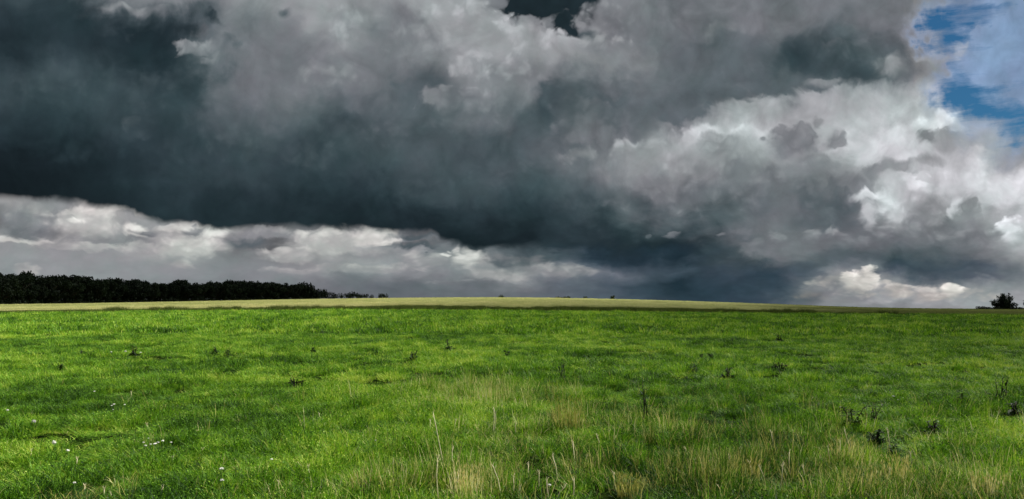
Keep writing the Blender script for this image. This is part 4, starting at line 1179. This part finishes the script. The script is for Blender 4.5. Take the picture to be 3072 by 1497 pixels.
tussock(1702, 1300, 118, 100, 110, 'tallest straw yellow grass tussock in the middle of the meadow', 1)
tussock(1460, 1215, 80, 150, 60, 'loose straw grass left of and behind the tallest tussock', 2)
tussock(1400, 1492, 110, 110, 110, 'golden tussock at the bottom edge left of the centre', 3)
tussock(2236, 1440, 70, 100, 90, 'pale straw tussock near the bottom right of centre', 4)
tussock(2130, 1462, 70, 90, 60, 'thin straw tussock just left of the pale one near the bottom right', 5)
tussock(2692, 1452, 90, 90, 80, 'yellow tussock near the bottom under the big dark weeds', 6)
tussock(2530, 1400, 110, 90, 46, 'wispy tall grass left of and below the biggest dark weed clump', 7)
tussock(2590, 1485, 90, 120, 80, 'broad yellow tussock at the bottom edge on the right', 8)
tussock(1090, 1490, 80, 90, 46, 'thin yellow tussock at the bottom edge left of the golden one', 9)
tussock(1890, 1492, 80, 90, 60, 'yellow tussock at the bottom edge right of centre', 10)
tussock(2960, 1485, 70, 110, 70, 'olive yellow tussock near the bottom right corner', 11)


def stalk(x0, y0, x1, y1, label, group, bend=.02):
    """top pixel, foot pixel"""
    p = at(x1, y1); s = p.y / F
    t = np.array([(x0 - x1) * s, random.uniform(-.04, .04), max((y1 - y0) * s, .03)])
    L = np.linalg.norm(t)
    V, Fc = [], []
    m_ = t * .55 + np.array([random.uniform(-1, 1) * bend * L * 2, 0, bend * L])
    tube(V, Fc, [(0, 0, -.05), m_, t], [.0050, .0044, .0028], 5)
    for k in range(5):     # remains of the seed head
        q = t * (1 - .035 * k); e = q + np.array([random.uniform(-.02, .02), random.uniform(-.008, .008), .03])
        tube(V, Fc, [q, e], [.0018, .0008], 4)
    o = obj('dry_grass_stalk', mesh('dry_grass_stalk', V, Fc, [M_STALK], True), None, p)
    tag(o, label, 'grass stalk', group)


GS = 'pale dry stalks standing in the grass'
LC = 'bleached dry grass stalk in the lower middle of the meadow'
for a in [(1482, 1226, 1476, 1312, 'left stalk of a close pair of bleached stalks left of the tallest tussock'), (1487, 1238, 1480, 1306, 'right stalk of a close pair of bleached stalks left of the tallest tussock'),
          (1367, 1260, 1366, 1302, 'short bleached stalk beside the dark pockets left of centre'), (1546, 1268, 1547, 1310, 'bleached stalk just right of the close pair of stalks'),
          (1314, 1372, 1315, 1497, 'tallest upright bleached stalk at the bottom edge left of centre'), (1312, 1370, 1303, 1400, 'kinked stalk tip leaning off the tallest upright stalk'),
          (1357, 1342, 1359, 1436, 'upright bleached stalk between the tallest stalk and the golden tussock'), (1300, 1238, 1338, 1420, 'very long slanting grass stalk left of centre'),
          (1719, 1328, 1720, 1420, 'upright bleached stalk under the tallest tussock'), (1657, 1366, 1676, 1452, LC), (1789, 1306, 1802, 1340, 'short white slanting stalk right of the tallest tussock'),
          (1478, 1396, 1508, 1497, 'bleached stalk slanting down right to the bottom edge at centre'), (1376, 1420, 1363, 1497, 'bleached stalk slanting left over the golden tussock'), (1443, 1378, 1436, 1420, LC),
          (1731, 1246, 1736, 1294, 'stalk on the right side of the tallest tussock'), (1695, 1460, 1660, 1500, 'straw stalk lying slantwise at the bottom edge'), (1722, 1438, 1718, 1497, LC), (1617, 1418, 1616, 1470, LC), (1760, 1372, 1766, 1412, LC), (1560, 1462, 1552, 1497, LC),
          (1416, 1452, 1410, 1497, LC), (1291, 1262, 1288, 1298, LC), (1840, 1420, 1850, 1470, LC), (1640, 1440, 1646, 1490, LC), (1540, 1430, 1538, 1488, LC), (1586, 1396, 1584, 1440, LC)]:
    stalk(*a[:4], a[4], GS)
LR = 'bleached dry grass stalk in the lower right of the meadow'
for a in [(2315, 1298, 2320, 1350), (2344, 1392, 2334, 1497), (2370, 1358, 2374, 1440), (2410, 1402, 2420, 1450), (2519, 1320, 2514, 1400), (2666, 1290, 2672, 1378), (2154, 1460, 2182, 1497), (2080, 1378, 2094, 1414), (2128, 1384, 2120, 1418), (2221, 1348, 2226, 1384), (2674, 1412, 2674, 1454),
          (2534, 1290, 2560, 1392), (2056, 1346, 2050, 1380), (2280, 1402, 2300, 1452), (2250, 1390, 2262, 1440), (2480, 1340, 2500, 1420), (2410, 1470, 2412, 1497), (2736, 1360, 2738, 1410), (2186, 1370, 2192, 1420), (2574, 1440, 2576, 1490)]:
    stalk(*a, LR, GS)
LL = 'short pale dry stalk among the bright grass at lower left'
for a in [(98, 1352, 92, 1388), (234, 1378, 228, 1404), (249, 1462, 253, 1482), (609, 1348, 608, 1364), (838, 1446, 837, 1497), (958, 1242, 964, 1272), (515, 1376, 516, 1396), (488, 1464, 470, 1500), (440, 1274, 442, 1288), (394, 1178, 392, 1200), (335, 1482, 337, 1500), (306, 1470, 312, 1500), (925, 1400, 930, 1440), (1040, 1340, 1042, 1366), (960, 1470, 962, 1500), (1180, 1440, 1176, 1480)]:
    stalk(*a, LL, GS)


# ------------------------------------------------------------------ white flower heads
def flower(px, py, dia, label, ball=False, seed=0):
    s = at(px, py).y / F; lift = max(14 * s, .12); p = at(px, py + lift / s); s = p.y / F
    r = dia * s * .6; h = lift + r * .3
    g = np.random.default_rng(seed)
    dia = dia * 1.2; root = thing('dandelion_clock' if ball else 'white_flower', p, label, 'flower', 'white flower heads in the grass')
    V, Fc = [], []
    tube(V, Fc, [(0, 0, -.03), (.004, 0, h * .5), (0, 0, h)], [.003, .003, .002], 5)
    obj('stem', mesh('stem', V, Fc, [M_FSTEM], True), root)
    V, Fc = [], []
    n = 60 if ball else 26
    for k in range(n):       # florets round a middle
        if ball: d = g.normal(size=3); d /= np.linalg.norm(d)
        else:
            a = g.uniform(0, 6.283); e = g.uniform(-.1, 1.2); d = np.array([math.cos(a) * math.cos(e), math.sin(a) * math.cos(e), math.sin(e) * .7])
        c = np.array([0, 0, h]) + d * r * .72; a_ = np.cross(d, g.normal(size=3)); a_ /= np.linalg.norm(a_); b_ = np.cross(d, a_); q = len(V); k_ = r * .34
        V += [c - a_ * k_, c + b_ * k_, c + a_ * k_, c - b_ * k_, c + d * r * .35]
        Fc += [(q, q + 1, q + 4), (q + 1, q + 2, q + 4), (q + 2, q + 3, q + 4), (q + 3, q, q + 4)]
    obj('flower_head', mesh('flower_head', V, Fc, [M_WHITE]), root)


CL = 'small white flower of the close row at lower left'
for i, a in enumerate([(162, 1332, 10, 'larger round white dandelion clock at lower left', True), (102, 1268, 10, 'round white dandelion clock higher up near the left edge', True), (203, 1356, 9, 'white flower right of and below the larger dandelion clock'),
                       (436, 1342, 8, CL), (430, 1331, 6, CL), (463, 1336, 7, CL), (474, 1332, 7, CL), (488, 1327, 8, CL), (468, 1334, 6, CL), (452, 1337, 6, CL), (513, 1331, 6, 'small white flower a little apart at the right end of the close row'),
                       (664, 1412, 12, 'upper of two large white flowers near the bottom left of centre'), (666, 1446, 11, 'lower of two large white flowers near the bottom left of centre'), (815, 1383, 8, 'small white flower right of the two large ones'),
                       (223, 1453, 8, 'white flower near the bottom edge at lower left'), (376, 1057, 6, 'far white flower left of the dark tuft in the left distance'), (422, 1060, 5, 'far white flower right of the dark tuft in the left distance'), (334, 1058, 4, 'tiny far white flower in the left distance'),
                       (283, 1177, 5, 'tiny white flower left of a small group in the middle left'), (342, 1216, 6, 'right flower of a small white group in the middle left'), (335, 1220, 5, 'left flower of a small white group in the middle left'), (374, 1217, 5, 'pale flower right of the small white group in the middle left'), (339, 1232, 4, 'tiny white flower under the small white group in the middle left'),
                       (1128, 1325, 6, 'single white flower left of the dark pockets near the middle'), (22, 1235, 7, 'pale flower head at the left edge'), (2680, 1192, 7, 'brightest white flower on the right half of the meadow'), (2694, 1202, 4, 'small white flower below the brightest one on the right half'), (2708, 1196, 4, 'tiny white flower right of the brightest one on the right half'),
                       (2814, 1268, 5, 'white flower above the spreading dark weed at right'), (1648, 1460, 9, 'white flower at the bottom near the lying straw stalk'), (445, 1318, 4, 'tiny white flower just above the close row at lower left')]):
    flower(a[0], a[1], a[2], a[3], len(a) > 4, 500 + i)
